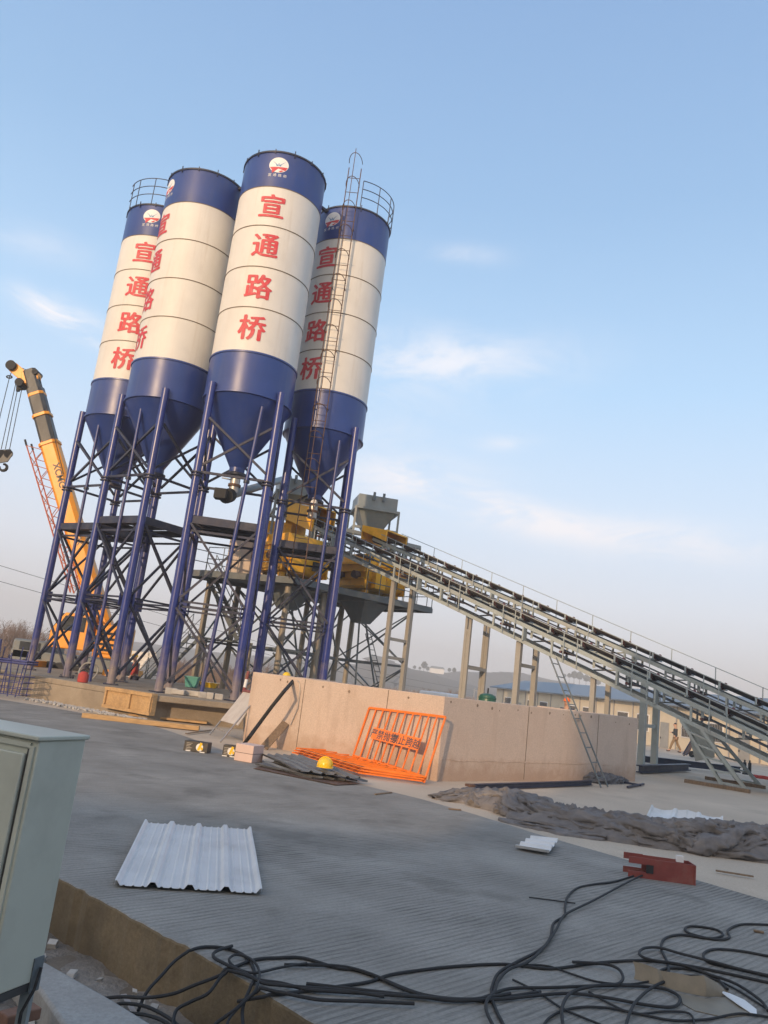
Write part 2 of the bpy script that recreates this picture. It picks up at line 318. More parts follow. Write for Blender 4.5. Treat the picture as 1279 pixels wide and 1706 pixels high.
def z_stain(m, col, z0, z1, amt, nsc=2.5):
    t = m.node_tree; b = t.nodes['Principled BSDF']; N = t.nodes.new; L = t.links.new; src = b.inputs['Base Color'].links[0].from_socket
    tc = N('ShaderNodeTexCoord'); sp = N('ShaderNodeSeparateXYZ'); L(tc.outputs['Object'], sp.inputs[0]); n = N('ShaderNodeTexNoise'); n.inputs['Scale'].default_value = nsc; n.inputs['Detail'].default_value = 8; L(tc.outputs['Object'], n.inputs[0])
    a = N('ShaderNodeMath'); a.operation = 'MULTIPLY_ADD'; L(n.outputs[0], a.inputs[0]); a.inputs[1].default_value = (z1 - z0) * 1.6; L(sp.outputs[2], a.inputs[2])
    r = N('ShaderNodeMapRange'); r.inputs[1].default_value = z1 + (z1 - z0) * .8; r.inputs[2].default_value = z0 + (z1 - z0) * .8; r.inputs[3].default_value = 0; r.inputs[4].default_value = amt; L(a.outputs[0], r.inputs[0])
    x = N('ShaderNodeMix'); x.data_type = 'RGBA'; L(r.outputs[0], x.inputs[0]); L(src, x.inputs[6]); x.inputs[7].default_value = (*col, 1); L(x.outputs[2], b.inputs['Base Color'])
z_stain(M['wall'], (0.34, 0.22, 0.15), 0.12, 0.5, 0.6, 5.0)
def streaks(m, col, amt, lo, hi, sc, st):
    t = m.node_tree; b = t.nodes['Principled BSDF']; N = t.nodes.new; L = t.links.new; src = b.inputs['Base Color'].links[0].from_socket
    tc = N('ShaderNodeTexCoord'); mp = N('ShaderNodeMapping'); mp.inputs['Scale'].default_value = st; L(tc.outputs['Object'], mp.inputs[0]); n = N('ShaderNodeTexNoise'); n.inputs['Scale'].default_value = sc; n.inputs['Detail'].default_value = 7; n.inputs['Roughness'].default_value = .6; L(mp.outputs[0], n.inputs[0])
    r = N('ShaderNodeMapRange'); r.inputs[1].default_value = lo; r.inputs[2].default_value = hi; r.inputs[3].default_value = 0; r.inputs[4].default_value = amt; L(n.outputs[0], r.inputs[0])
    x = N('ShaderNodeMix'); x.data_type = 'RGBA'; L(r.outputs[0], x.inputs[0]); L(src, x.inputs[6]); x.inputs[7].default_value = (*col, 1); L(x.outputs[2], b.inputs['Base Color'])
streaks(M['wall'], (0.33, 0.24, 0.18), 0.45, 0.55, 0.75, 2.6, (1, 1, .16))
streaks(M['wall'], (0.62, 0.53, 0.45), 0.5, 0.58, 0.74, 1.1, (1, 1, 1))
streaks(M['cream'], (0.42, 0.34, 0.25), 0.38, 0.58, 0.80, 3.2, (1, 1, .07))
streaks(M['cream'], (0.76, 0.73, 0.68), 0.5, 0.55, 0.72, 0.8, (1, 1, .6))
streaks(M['blue'], (0.07, 0.09, 0.20), 0.4, 0.54, 0.75, 2.8, (1, 1, .08))
streaks(M['slab'], (0.125, 0.118, 0.106), 0.55, 0.56, 0.66, 0.7, (1, 1, 1))
streaks(M['slab'], (0.33, 0.31, 0.28), 0.5, 0.64, 0.74, 2.2, (1, 1, 1))
streaks(M['yard'], (0.60, 0.52, 0.42), 0.5, 0.56, 0.70, 0.5, (1, 1, 1))
streaks(M['cabinet'], (0.25, 0.25, 0.20), 0.4, 0.60, 0.78, 5.0, (1, 1, .2))
streaks(M['net'], (0.27, 0.235, 0.205), 0.7, 0.52, 0.68, 1.6, (1, 1, 1))
streaks(M['galv'], (0.40, 0.38, 0.35), 0.4, 0.6, 0.75, 5.0, (1, .3, 1))
M['leg'] = mat('blue_leg_paint', (0.020, 0.036, 0.20), 0.30, var=0.14, scale=2.5, dirt=(0.12, 0.10, 0.10), dirt_amt=0.25, dirt_scale=2.2, dirt_stretch=(1, 1, .3))
z_stain(M['leg'], (0.34, 0.28, 0.21), 0.0, 1.5, 0.75, 2.6)
#MARK_SETTING
# ------------------------------------------------------------------ the setting
def near_d(x, y): return ((x + 2.19) * 0.689 + (y - 6.8) * 0.725)      # metres beyond the slab's near edge
def gz(x, y):
    f = min(1, max(0, (near_d(x, y) - 0.4) / 2.0)); z = -0.40 + 0.36 * f
    if f < 0.3: z += 0.05 * noise.noise(V((x * 1.7, y * 1.7, 0)))
    return z - 0.012 * min(60, max(0, y - 28)) - 0.0005 * max(0, y - 88)
def sheet(name, xs, ys, zf, mt, keep=None):
    mb = MB(); nx = len(xs)
    mb.v = [V((x, y, zf(x, y))) for y in ys for x in xs]
    for j in range(len(ys) - 1):
        for i in range(nx - 1):
            if keep is None or keep((xs[i] + xs[i + 1]) / 2, (ys[j] + ys[j + 1]) / 2): mb.f.append((j * nx + i, j * nx + i + 1, (j + 1) * nx + i + 1, (j + 1) * nx + i))
    return struct(mb.build(name, mt))
def steps(a, b, d): return [a + (b - a) * i / max(1, int(round((b - a) / d))) for i in range(max(1, int(round((b - a) / d))) + 1)]
gx = [-3000, -1200, -500, -200, -100, -60] + steps(-40, -10, 3) + steps(-9, 9, 0.4) + steps(10, 40, 3) + [60, 100, 200, 500, 1200, 3000]
gy = [-200, -60, -20, -8] + steps(-4, 12, 0.4) + steps(13, 40, 2) + [50, 60, 75, 88, 120, 200, 400, 800, 1600, 3500]
sheet('ground', gx, gy, gz, M['dirt'])
# loose stones and gravel strip below the slab's near edge
sheet('gravel', steps(-9, 3, 0.12), steps(0.5, 12, 0.12), lambda x, y: gz(x, y) + 0.012 + 0.035 * noise.noise(V((x * 5, y * 5, 3))) + 0.02 * noise.noise(V((x * 14, y * 14, 7))), M['gravel'], lambda x, y: near_d(x, y) < 0.25)
sheet('yard', steps(-60, 100, 2.5), steps(2, 27, 1.0) + steps(28, 88, 4), lambda x, y: gz(x, y) + 0.018, M['yard'], lambda x, y: near_d(x, y) > 3.2 and (y < 44 or x > -4))
slab_poly = [(7, -2.1), (3, 1.75), (1.4, 3.35), (0.6, 4.12), (-0.19, 4.9), (-0.65, 5.38), (-0.92, 5.63), (-1.6, 6.26), (-2.19, 6.8), (-4, 8.55), (-6, 10.5), (-14, 18.2), (-24, 28),
             (-24, 31), (-14, 26.0), (-10.4, 23.75), (-8.9, 23.2), (-7.3, 22.4), (-6.1, 21.9), (-5.2, 21.2), (-4.0, 19.5), (-2.8, 17.6), (-0.8, 15.6), (1.2, 13.9), (2.0, 12.9), (2.76, 11.75), (3.62, 10.7), (4.74, 9.25), (7, 6.7), (14, 0.0)]
fine_ = []; random.seed(12)
for (x0, y0), (x1, y1) in zip(slab_poly[:10], slab_poly[1:11]):      # chipped near edge
    n_ = max(1, int(math.hypot(x1 - x0, y1 - y0) / .07))
    for i in range(n_):
        t_ = i / n_; c_ = random.gauss(0, .006) + (random.random() < .10) * random.uniform(.01, .035); fine_.append((x0 + (x1 - x0) * t_ + .69 * c_, y0 + (y1 - y0) * t_ + .725 * c_))
slab_poly = fine_ + slab_poly[10:]
mb = MB(); mb.prism(slab_poly, -0.55, 0.0)
o = mb.build('slab', M['slab'], smooth=False); o.data.materials.append(M['slabside']); struct(o)
for p in o.data.polygons:
    if abs(p.normal.z) < 0.5: p.material_index = 1
bv = o.modifiers.new('bevel', 'BEVEL'); bv.width = 0.018; bv.segments = 2; bv.limit_method = 'ANGLE'
# silo foundation, raised on its own cast block with an open recess under its front lip
pad = [(-15, 29.5), (-12.8, 27.6), (-9.6, 25.5), (-5.75, 23.05), (-2.6, 24.0), (0.2, 26.6), (0.6, 29.0), (-1.5, 33), (-9, 36.5), (-15, 34)]
mb = MB(); mb.prism(pad, 0.52, 0.69)
inner = [(-15, 29.5), (-12.8, 27.6), (-9.6, 25.5), (-6.0, 23.22), (-5.55, 23.6), (-2.9, 24.45), (-0.1, 26.8), (0.4, 29.0), (-1.7, 32.9), (-9, 36.4), (-14.9, 34)]
mb.prism(inner, -0.6, 0.517)
struct(mb.build('foundation_pad', M['pad'], smooth=False, bevel=0.02))
# far hills
def hill(name, pts, depth, z0, jag):
    mb = MB(); n = len(pts); vs = []
    for i, (x, y, h) in enumerate(pts):
        for j in range(9):
            t = j / 8; prof = math.sin(t * math.pi / 2)
            xx = x + 8 * noise.noise(V((i * .5, j * .5, 1))); yy = y + depth * (t - 0.5)
            vs.append(V((xx, yy, z0 + (h - z0) * prof + jag * prof * noise.noise(V((x * .03, t * 4, 5))))))
    mb.v = vs; mb.f = [(i * 9 + j, (i + 1) * 9 + j, (i + 1) * 9 + j + 1, i * 9 + j + 1) for i in range(n - 1) for j in range(8)]
    return struct(mb.build(name, M['hill']))
def ridge(y, pix, ext):
    pts = []
    for (a, pa), (b, pb) in zip(pix[:-1], pix[1:]):
        for k in range(6):
            px = a + (b - a) * k / 6; py = pa + (pb - pa) * k / 6; q = D(px, py, y); pts.append((q.x, y, q.z))
    q = D(*pix[-1], y); pts.append((q.x, y, q.z))
    return [(pts[0][0] - ext, y, pts[0][2] - 9)] + pts + [(pts[-1][0] + ext, y, pts[-1][2] - 9)]
hill('hill', ridge(420, [(430, 1108), (520, 1112), (570, 1112), (600, 1100), (628, 1087), (650, 1096), (680, 1108), (740, 1122)], 60), 120, -6, 0.5)
hill('hill', ridge(520, [(650, 1112), (700, 1113), (760, 1117), (830, 1120), (870, 1118), (905, 1121), (940, 1128), (985, 1136), (1040, 1152), (1120, 1172), (1279, 1192)], 260), 150, -6, 2)
hill('hill', ridge(620, [(-60, 1040), (60, 1050), (200, 1064), (300, 1078), (430, 1098), (560, 1116)], 300), 160, -8, 2)
#MARK_SILOS
# ------------------------------------------------------------------ painted writing and curved sheets
def glyph(text, size, bold=0.03):
    cu = bpy.data.curves.new('lettering', 'FONT'); cu.body = text; cu.size = size; cu.offset = bold * size; cu.align_x = 'CENTER'; cu.resolution_u = 3
    ob = bpy.data.objects.new('lettering', cu); COL.objects.link(ob)
    dg = bpy.context.evaluated_depsgraph_get(); dg.update(); me = bpy.data.meshes.new_from_object(ob.evaluated_get(dg))
    vs = [v.co.copy() for v in me.vertices]; fs = [tuple(p.vertices) for p in me.polygons]
    bpy.data.objects.remove(ob); bpy.data.curves.remove(cu); bpy.data.meshes.remove(me)
    if not vs: return [], []
    x0 = min(v.x for v in vs); x1 = max(v.x for v in vs); y0 = min(v.y for v in vs); y1 = max(v.y for v in vs)
    return [V((v.x - (x0 + x1) / 2, v.y - (y0 + y1) / 2, 0)) for v in vs], fs
def flat2d(polys):
    from mathutils.geometry import tessellate_polygon
    vs = []; fs = []
    for p in polys:
        o = len(vs); vs += [V((a, b, 0)) for a, b in p]; fs += [tuple(i + o for i in t) for t in tessellate_polygon([[V((a, b, 0)) for a, b in p]])]
    return vs, fs
def wrap(vs, fs, R, c, az, zc, lift):
    """bend a flat drawing round an upright cylinder; az is the compass angle of its middle"""
    bm = bmesh.new(); bv = [bm.verts.new(v) for v in vs]
    for f in fs:
        try: bm.faces.new([bv[i] for i in f])
        except ValueError: pass
    x = min(v.x for v in vs)
    while x < max(v.x for v in vs):
        bmesh.ops.bisect_plane(bm, geom=bm.verts[:] + bm.edges[:] + bm.faces[:], plane_co=(x, 0, 0), plane_no=(1, 0, 0)); x += 0.05
    mb = MB(); bm.verts.index_update()
    for v in bm.verts:
        a = az + v.co.x / R; mb.v.append(V((c[0] + (R + lift) * math.cos(a), c[1] + (R + lift) * math.sin(a), zc + v.co.y)))
    mb.f = [tuple(v.index for v in f.verts) for f in bm.faces]; bm.free(); return mb

# ------------------------------------------------------------------ cement silos
PAD = 0.69; Z_TIP, Z_BB, Z_WB, Z_R3, Z_R2, Z_R1, Z_WT, Z_TOP = 8.18, 10.53, 11.94, 13.54, 15.05, 16.61, 18.13, 19.54
SR = 1.5
def silo(c, leg_az, text_az, label, pipe_t=(0.55, 0.72), plat=True):
    cx, cy = c; th = thing('cement_silo', label, 'silo', (cx, cy, PAD), 'cement silos')
    camaz = math.atan2(-cy, -cx)
    def pol(r, a, z): return V((cx + r * math.cos(a), cy + r * math.sin(a), z))
    MB().lathe([(SR, Z_WT), (SR, Z_TOP - 0.05)], (cx, cy, 0), 72).build('top_band', M['blue'], th)
    mb = MB(); mb.lathe([(SR - .02, Z_TOP - .06), (SR + .035, Z_TOP - .06), (SR + .035, Z_TOP), (SR - .02, Z_TOP)], (cx, cy, 0), 72)
    rim = mb.build('rim', M['dark_steel'], th)
    for k in range(14):
        a = camaz + R_(25.7 * k + 8); p = pol(SR + .03, a, Z_TOP - .03); MB().box(p, (.03, .03, .16 if k % 3 else .26), a).build('lug', M['dark_steel'], rim)
    MB().lathe([(0.05, Z_TOP + .28), (SR - .03, Z_TOP - .01)], (cx, cy, 0), 48).build('roof', M['blue'], th)
    MB().lathe([(SR - 0.004, Z_WB), (SR - 0.004, Z_WT)], (cx, cy, 0), 72).build('white_shell', M['cream'], th)
    for z in (Z_R3, Z_R2, Z_R1):
        mb = MB(); mb.lathe([(SR - .01, z - .012), (SR + .012, z - .012), (SR + .012, z + .014), (SR - .01, z + .014)], (cx, cy, 0), 72); mb.build('seam_ring', M['seam'], th)
    mb = MB(); mb.lathe([(SR - .01, Z_WT - .01), (SR + .008, Z_WT - .01), (SR + .008, Z_WT + .012), (SR - .01, Z_WT + .012)], (cx, cy, 0), 72); mb.build('seam_ring', M['seam'], th)
    MB().lathe([(SR + .012, Z_BB), (SR + .012, Z_WB - .03), (SR + .04, Z_WB - .03), (SR + .04, Z_WB + .03), (SR - .01, Z_WB + .03)], (cx, cy, 0), 72).build('lower_band', M['blue'], th)
    MB().lathe([(SR + .05, Z_BB + .02), (SR + .05, Z_BB - .03), (SR - .02, Z_BB - .05), (0.26, Z_TIP + .1), (0.26, Z_TIP - .12)], (cx, cy, 0), 64).build('cone', M['blue'], th, sharp=20)
    MB().lathe([(0.36, Z_TIP - .16), (0.36, Z_TIP - .08)], (cx, cy, 0), 24, True).build('outlet_flange', M['dark_steel'], th)
    # writing, one part per character, and the round emblem
    for ch, z in zip('宣通路桥', ((Z_R1 + Z_WT) / 2 + .02, (Z_R2 + Z_R1) / 2 + .03, (Z_R3 + Z_R2) / 2 + .02, (Z_WB + Z_R3) / 2 + .06)):
        vs, fs = glyph(ch, 0.95, 0.0); mb = MB()
        for dx, dy, dl in ((-.030, .006, .0065), (-.010, -.016, .0075), (.010, .016, .0085), (.030, -.006, .0095)): b_ = wrap([v + V((dx, dy, 0)) for v in vs], fs, SR, c, text_az, z, dl); mb.add(b_.v, b_.f)
        mb.build('lettering', M['red'], th, smooth=False)
    ez = Z_TOP - .55
    em = wrap(*flat2d([[(0.345 * math.cos(t * math.pi / 20), 0.30 * math.sin(t * math.pi / 20)) for t in range(40)]]), SR, c, text_az, ez, .006).build('emblem', M['white'], th)
    wrap(*flat2d([[(-.31, -.10), (.33, -.06), (.25, -.20), (.0, -.14), (-.12, -.27), (-.2, -.33), (-.22, -.2)], [(.02, -.25), (.12, -.2), (.2, -.21), (.1, -.28)]]), SR, c, text_az, ez, .010).build('emblem_wave', M['red'], em)
    wrap(*flat2d([[(-.24, .16), (-.02, -.01), (.02, -.01), (.24, .16), (.10, .02), (.07, -.06), (0, -.03), (-.07, -.06), (-.10, .02)], [(-.03, .03), (0, .0), (.03, .03), (0, .07)]]), SR, c, text_az, ez, .010).build('emblem_bird', M['birdblue'], em)
    for i, ch in enumerate('宣通路桥'):
        vs, fs = glyph(ch, 0.125, 0.0); vs = [v + V((-.27 + .18 * i, 0, 0)) for v in vs]; wrap(vs, fs, SR, c, text_az, ez - .40, .006).build('caption', M['white'], th, smooth=False)
    # legs, standing at the corners of a square
    LR = 1.62; P = [pol(LR, leg_az + math.pi / 2 * k, 0) for k in range(4)]
    for p in P:
        mb = MB(); mb.tube(p + V((0, 0, PAD)), p + V((0, 0, 10.8)), .132, n=16)
        lg = mb.build('leg', M['leg'], th)
        for z in (7.56, 7.66): MB().tube(p + V((0, 0, z)), p + V((0, 0, z + .04)), .205, n=14).build('flange', M['dark_steel'], lg)
        MB().box(p + V((0, 0, PAD + .02)), (.42, .42, .04), leg_az).build('base_plate', M['dark_steel'], lg)
    for k in range(4):
        a, b = P[k], P[(k + 1) % 4]; d = (b - a).normalized(); ins = d * .1
        for z0, z1, w in ((7.95, 9.55, .075), (3.55, 6.0, .07), (0.95, 3.3, .07)):
            mb = MB(); mb.bar(a + ins + V((0, 0, z0)), b - ins + V((0, 0, z1)), w, w); mb.build('brace', M['dark_steel'], th)
            nrm = d.cross(V((0, 0, 1))) * .085
            mb = MB(); mb.bar(a + ins + nrm + V((0, 0, z1)), b - ins + nrm + V((0, 0, z0)), w, w); mb.build('brace', M['dark_steel'], th)
        mb = MB(); mb.bar(a + V((0, 0, 7.72)), b + V((0, 0, 7.72)), .07, .08); mb.build('tie_beam', M['dark_steel'], th)
        for z in (3.36, 3.52):
            mb = MB(); mb.bar(a + V((0, 0, z)), b + V((0, 0, z)), .06, .06); mb.build('tie_beam', M['dark_steel'], th)
        for q, sg in ((a, 1), (b, -1)):
            mb = MB(); mb.bar(q + d * sg * .2 + V((0, 0, 3.24)), q + d * sg * .2 + V((0, 0, 3.64)), .02, .3, d.cross(V((0, 0, 1)))); mb.build('gusset_plate', M['blue_steel'], th)
    # service platform inside the legs
    return th, P, pol, camaz
def silo_platform(th, P, c):
    for k in range(4):
        a, b = P[k] + V((0, 0, 6.14)), P[(k + 1) % 4] + V((0, 0, 6.14)); d = (b - a).normalized()
        MB().channel(a, b, .08, .24, .015).build('platform_beam', M['dark_steel'], th)
    cc = V((c[0], c[1], 0)); mb = MB(); mb.prism([((p - cc) * .93 + cc)[:2] for p in P], 6.265, 6.30); mb.build('platform_deck', M['dark_steel'], th, smooth=False)
    for k in range(4):
        a, b = P[k], P[(k + 1) % 4]; mb = MB(); mb.bar(a + V((0, 0, 5.78)), b + V((0, 0, 5.78)), .06, .07); mb.build('tie_beam', M['dark_steel'], th)
        for q in (a.lerp(b, .33), a.lerp(b, .66)):
            q2 = P[(k + 3) % 4].lerp(P[(k + 2) % 4], .33 if (q - a).length < (q - b).length else .66)
            if k == 0: MB().bar(q + V((0, 0, 6.2)), q2 + V((0, 0, 6.2)), .06, .12).build('platform_joist', M['dark_steel'], th)
def fill_pipe(th, P, t0, t1, front):
    a, b = P[front[0]], P[front[1]]; p = a.lerp(b, t0); q = a.lerp(b, t1); n_ = (V((th.location.x, th.location.y, 0)) - (p + q) / 2).normalized() * -.08
    mb = MB(); mb.tube(p + n_ + V((0, 0, PAD)), q + n_ + V((0, 0, 10.2)), .06, n=10); fp = mb.build('fill_pipe', M['blue_steel'], th)
    MB().tube(p.lerp(q, .73) + n_ + V((0, 0, 7.55)), p.lerp(q, .73) + n_ + V((0, 0, 7.64)), .1, n=10).build('pipe_coupling', M['dark_steel'], fp)
S_POS = {1: (-10.75, 30.24), 2: (-8.34, 27.51), 3: (-5.15, 25.95), 4: (-2.65, 28.71)}
def caz(s): return math.atan2(-S_POS[s][1], -S_POS[s][0])
silos = {}
for s, la, ta, lab in ((1, R_(-79), -21, 'leftmost blue and white cement silo, guard rail on its roof but no ladder'),
                       (2, R_(-79), -69, 'blue and white cement silo with red characters turned round to its left edge'),
                       (3, R_(-39), -11, 'front blue and white cement silo, red characters and grey screw feeder facing the camera'),
                       (4, R_(-39), -34, 'blue and white cement silo with a caged ladder climbing past its red characters')):
    th, P, pol, ca = silo(S_POS[s], la, caz(s) + R_(ta), lab); silos[s] = th
    silo_platform(th, P, S_POS[s]); fill_pipe(th, P, {1: .42, 2: .42, 3: .45, 4: .3}[s], {1: .45, 2: .45, 3: .25, 4: .25}[s], (0, 3))
    # P[0] is the front right leg, P[1] the front left one
    if s in (1, 4):
        a0, a1 = (R_(-80), R_(30)) if s == 1 else (R_(6), R_(115))
        rail = None; mb = MB()
        for dz in (.42, .78, 1.14): mb.path([pol(SR + .04, ca + a0 + (a1 - a0) * i / 24, Z_TOP + dz) for i in range(25)], .018, 6)
        for i in range(0, 25, 6): q = ca + a0 + (a1 - a0) * (i + (2 if i == 0 and s == 1 else 0)) / 24; mb.tube(pol(SR + .04, q, Z_TOP - .03), pol(SR + .04, q, Z_TOP + 1.14), .018, n=6)
        mb.build('guard_rail', M['dark_steel'], th)
    if s == 4:      # caged ladder down the front of the shell
        az = ca + R_(-8); rad = V((math.cos(az), math.sin(az), 0)); tan = V((-math.sin(az), math.cos(az), 0)); base = V((S_POS[4][0], S_POS[4][1], 0)) + rad * (SR + .22)
        lad = thing('ladder', None, None, base + V((0, 0, 5))); lad.parent = th; lad.location = base + V((0, 0, 5)) - th.location
        for sg in (-1, 1): MB().tube(base + tan * .24 * sg + V((0, 0, 4.9)), base + tan * .24 * sg + V((0, 0, Z_TOP + 1.5)), .02, n=6).build('rail', M['rust'], lad)
        mb = MB(); z = 5.1
        while z < Z_TOP + 1.5: mb.tube(base - tan * .24 + V((0, 0, z)), base + tan * .24 + V((0, 0, z)), .013, n=6); z += .62
        mb.build('rungs', M['rust'], lad)['kind'] = 'stuff'
        mb = MB()
        for z in [9.0 + 1.02 * i for i in range(13)]: mb.path([base + tan * .26 * math.cos(t) + rad * (.50 * math.sin(t)) + V((0, 0, z + .12 * math.sin(t))) for t in [math.pi * i / 12 for i in range(13)]], .014, 6)
        mb.tube(base + rad * .50 + V((0, 0, 8.2)), base + rad * .50 + V((0, 0, Z_TOP + 2.0)), .014, n=6)
        mb.build('safety_cage', M['rust'], lad)
        for z in (11.2, 13.5, 16, 18.5):
            for sg in (-1, 1): MB().bar(base + tan * .24 * sg + V((0, 0, z)), base + tan * .24 * sg - rad * .24 + V((0, 0, z)), .03, .03).build('bracket', M['rust'], lad)
# links between neighbouring roofs
for a, b in ((2, 3), (3, 4)):
    A, B = V((*S_POS[a], Z_TOP - .12)), V((*S_POS[b], Z_TOP - .12)); d = (B - A).normalized()
    MB().bar(A + d * (SR - .02), B - d * (SR - .02), .16, .08).build('roof_link', M['dark_steel'], silos[a])
# valve and screw feeder under the front silo, valve under the ladder silo
def valve(th, c, z):
    MB().lathe([(.17, z - .6), (.17, z)], (c[0], c[1], 0), 16, True).build('outlet_valve', M['alu'], th)
    MB().lathe([(.22, z - .38), (.22, z - .3)], (c[0], c[1], 0), 16, True).build('valve_ring', M['rust'], th)
    MB().tube(V((c[0] - .42, c[1] - .2, z - .16)), V((c[0], c[1], z - .16)), .025).build('valve_lever', M['white'], th)
valve(silos[3], S_POS[3], Z_TIP - .16); valve(silos[4], S_POS[4], Z_TIP - .16)
q = D(523, 838, 28.3); mb = MB(); mb.tube(q, q + V((0.0, -.03, 0)), .13, n=16); mb.build('valve_wheel', M['white'], silos[4])
# ------------------------------------------------------------------ added building, unseen behind the camera, placed to cast shade over the yard
th = thing('added_shade_building', 'tall grey building added out of view far behind the photographer to shade the yard', 'building', (-21, -48, -.4))
fx, fy = -21.3, -40.0
mb = MB(); mb.box((fx - 40.02, fy - 8, 6.6), (80, 16, 14.8)); mb.build('wall', M['plaster'], th)
mb = MB(); mb.box((fx + 32, fy - 8, 11.3), (64, 16, 24.4)); mb.build('tower_wall', M['plaster'], th)
mb = MB(); mb.box((fx - 40.1, fy - 8, 14.11), (80.1, 16.4, .2)); mb.build('roof', M['roofgrey'], th)
mb = MB(); mb.box((fx + 32, fy - 8, 23.6), (64.4, 16.4, .2)); mb.build('roof', M['roofgrey'], th)
for j in range(4):
    for i in range(12): f = MB().box((fx - 76 + 6.2 * i, fy + .01, 2.0 + 3.3 * j), (2.2, .1, 1.5)).build('window', M['white'], th); MB().box((fx - 76 + 6.2 * i, fy + .07, 2.0 + 3.3 * j), (2.0, .04, 1.3)).build('pane', M['glass'], f)

# ------------------------------------------------------------------ pit wall
WL, WC, WR = V((-2.79, 20.27, 0)), V((1.74, 16.85, 0)), V((7.8, 22.55, 0)); WH = 1.685
th = thing('pit_wall', 'pale cast concrete wall enclosing the conveyor pit, one face sunlit and one shaded', 'wall', WC)
d1 = (WL - WC).normalized(); d2 = (WR - WC).normalized(); n1_ = V((d1.y, -d1.x, 0)); n1_ = n1_ if n1_.y > 0 else -n1_; n2_ = V((-d2.y, d2.x, 0)); n2_ = n2_ if n2_.y > 0 else -n2_
th_ = .28; ci = WC + (d1 + d2).normalized() * .36
mb = MB(); mb.prism([tuple(p[:2]) for p in (WL, WC, WR, WR + n2_ * th_, WC + n2_ * th_ + n1_ * th_ * 0.85, WL + n1_ * th_)], -.3, WH); mb.build('wall_panel', M['wall'], th, smooth=False, bevel=.012)
mb = MB(); e1 = WL + n1_ * th_; mb.prism([tuple(p[:2]) for p in (WL + d1 * -.0 + n1_ * (th_ + .002), WL + n1_ * 3.0, WL + n1_ * 3.0 - d1 * .28, WL - d1 * .28 + n1_ * (th_ + .002))], -.3, WH - .004); mb.build('wall_panel', M['wall'], th, smooth=False, bevel=.012)
mb = MB(); mb.prism([tuple(p[:2]) for p in (WR + n2_ * (th_ + .002), WR + n2_ * 3.2, WR + n2_ * 3.2 - d2 * .28, WR - d2 * .28 + n2_ * (th_ + .002))], -.3, WH - .004); mb.build('wall_panel', M['wall'], th, smooth=False, bevel=.012)
M['stain'] = mat('dark_concrete_stain', (0.22, 0.165, 0.12), 0.9, var=0.3, scale=8)
M['joint'] = mat('dark_wall_joint', (0.16, 0.13, 0.10), 0.9)  # dark colour of the upright panel joint strips
for (A, d, nn, ts) in ((WC, d1, -n1_, (1.45, 3.9)), (WC, d2, -n2_, (3.05, 6.2))):
    for t_ in ts: MB().bar(A + d * t_ + nn * .001 + V((0, 0, .02)), A + d * t_ + nn * .001 + V((0, 0, WH - .02)), .014, .012, nn).build('panel_joint', M['joint'], th)
random.seed(3)
for A, d, nn, n_ in ((WC, d1, -n1_, 9), (WC, d2, -n2_, 14)):
    for i in range(n_):
        if random.random() < .25: continue
        p = A + d * (.4 + i * .56 + random.uniform(-.2, .2)) + V((0, 0, WH - .13 + random.uniform(-.06, .05))); r = random.uniform(.014, .045)
        MB().tube(p - nn * .02, p + nn * .003, r, r * .8, 9).build('tie_hole', M['stain'], th)
# the rough cold joint low on the shaded face: a thin ragged lip of spilled mortar
mb = MB(); k = 90
for i in range(k):
    t_ = .1 + 6.9 * i / k; zz = .40 + .035 * noise.noise(V((t_ * 2, 0, 0))) + .012 * random.random(); p = WC + d2 * t_ - n2_ * .004 + V((0, 0, zz)); mb.frame(p, d2 * .04, n2_ * .006, V((0, 0, random.uniform(.004, .016))))
mb.build('mortar_lip', M['wall'], th)

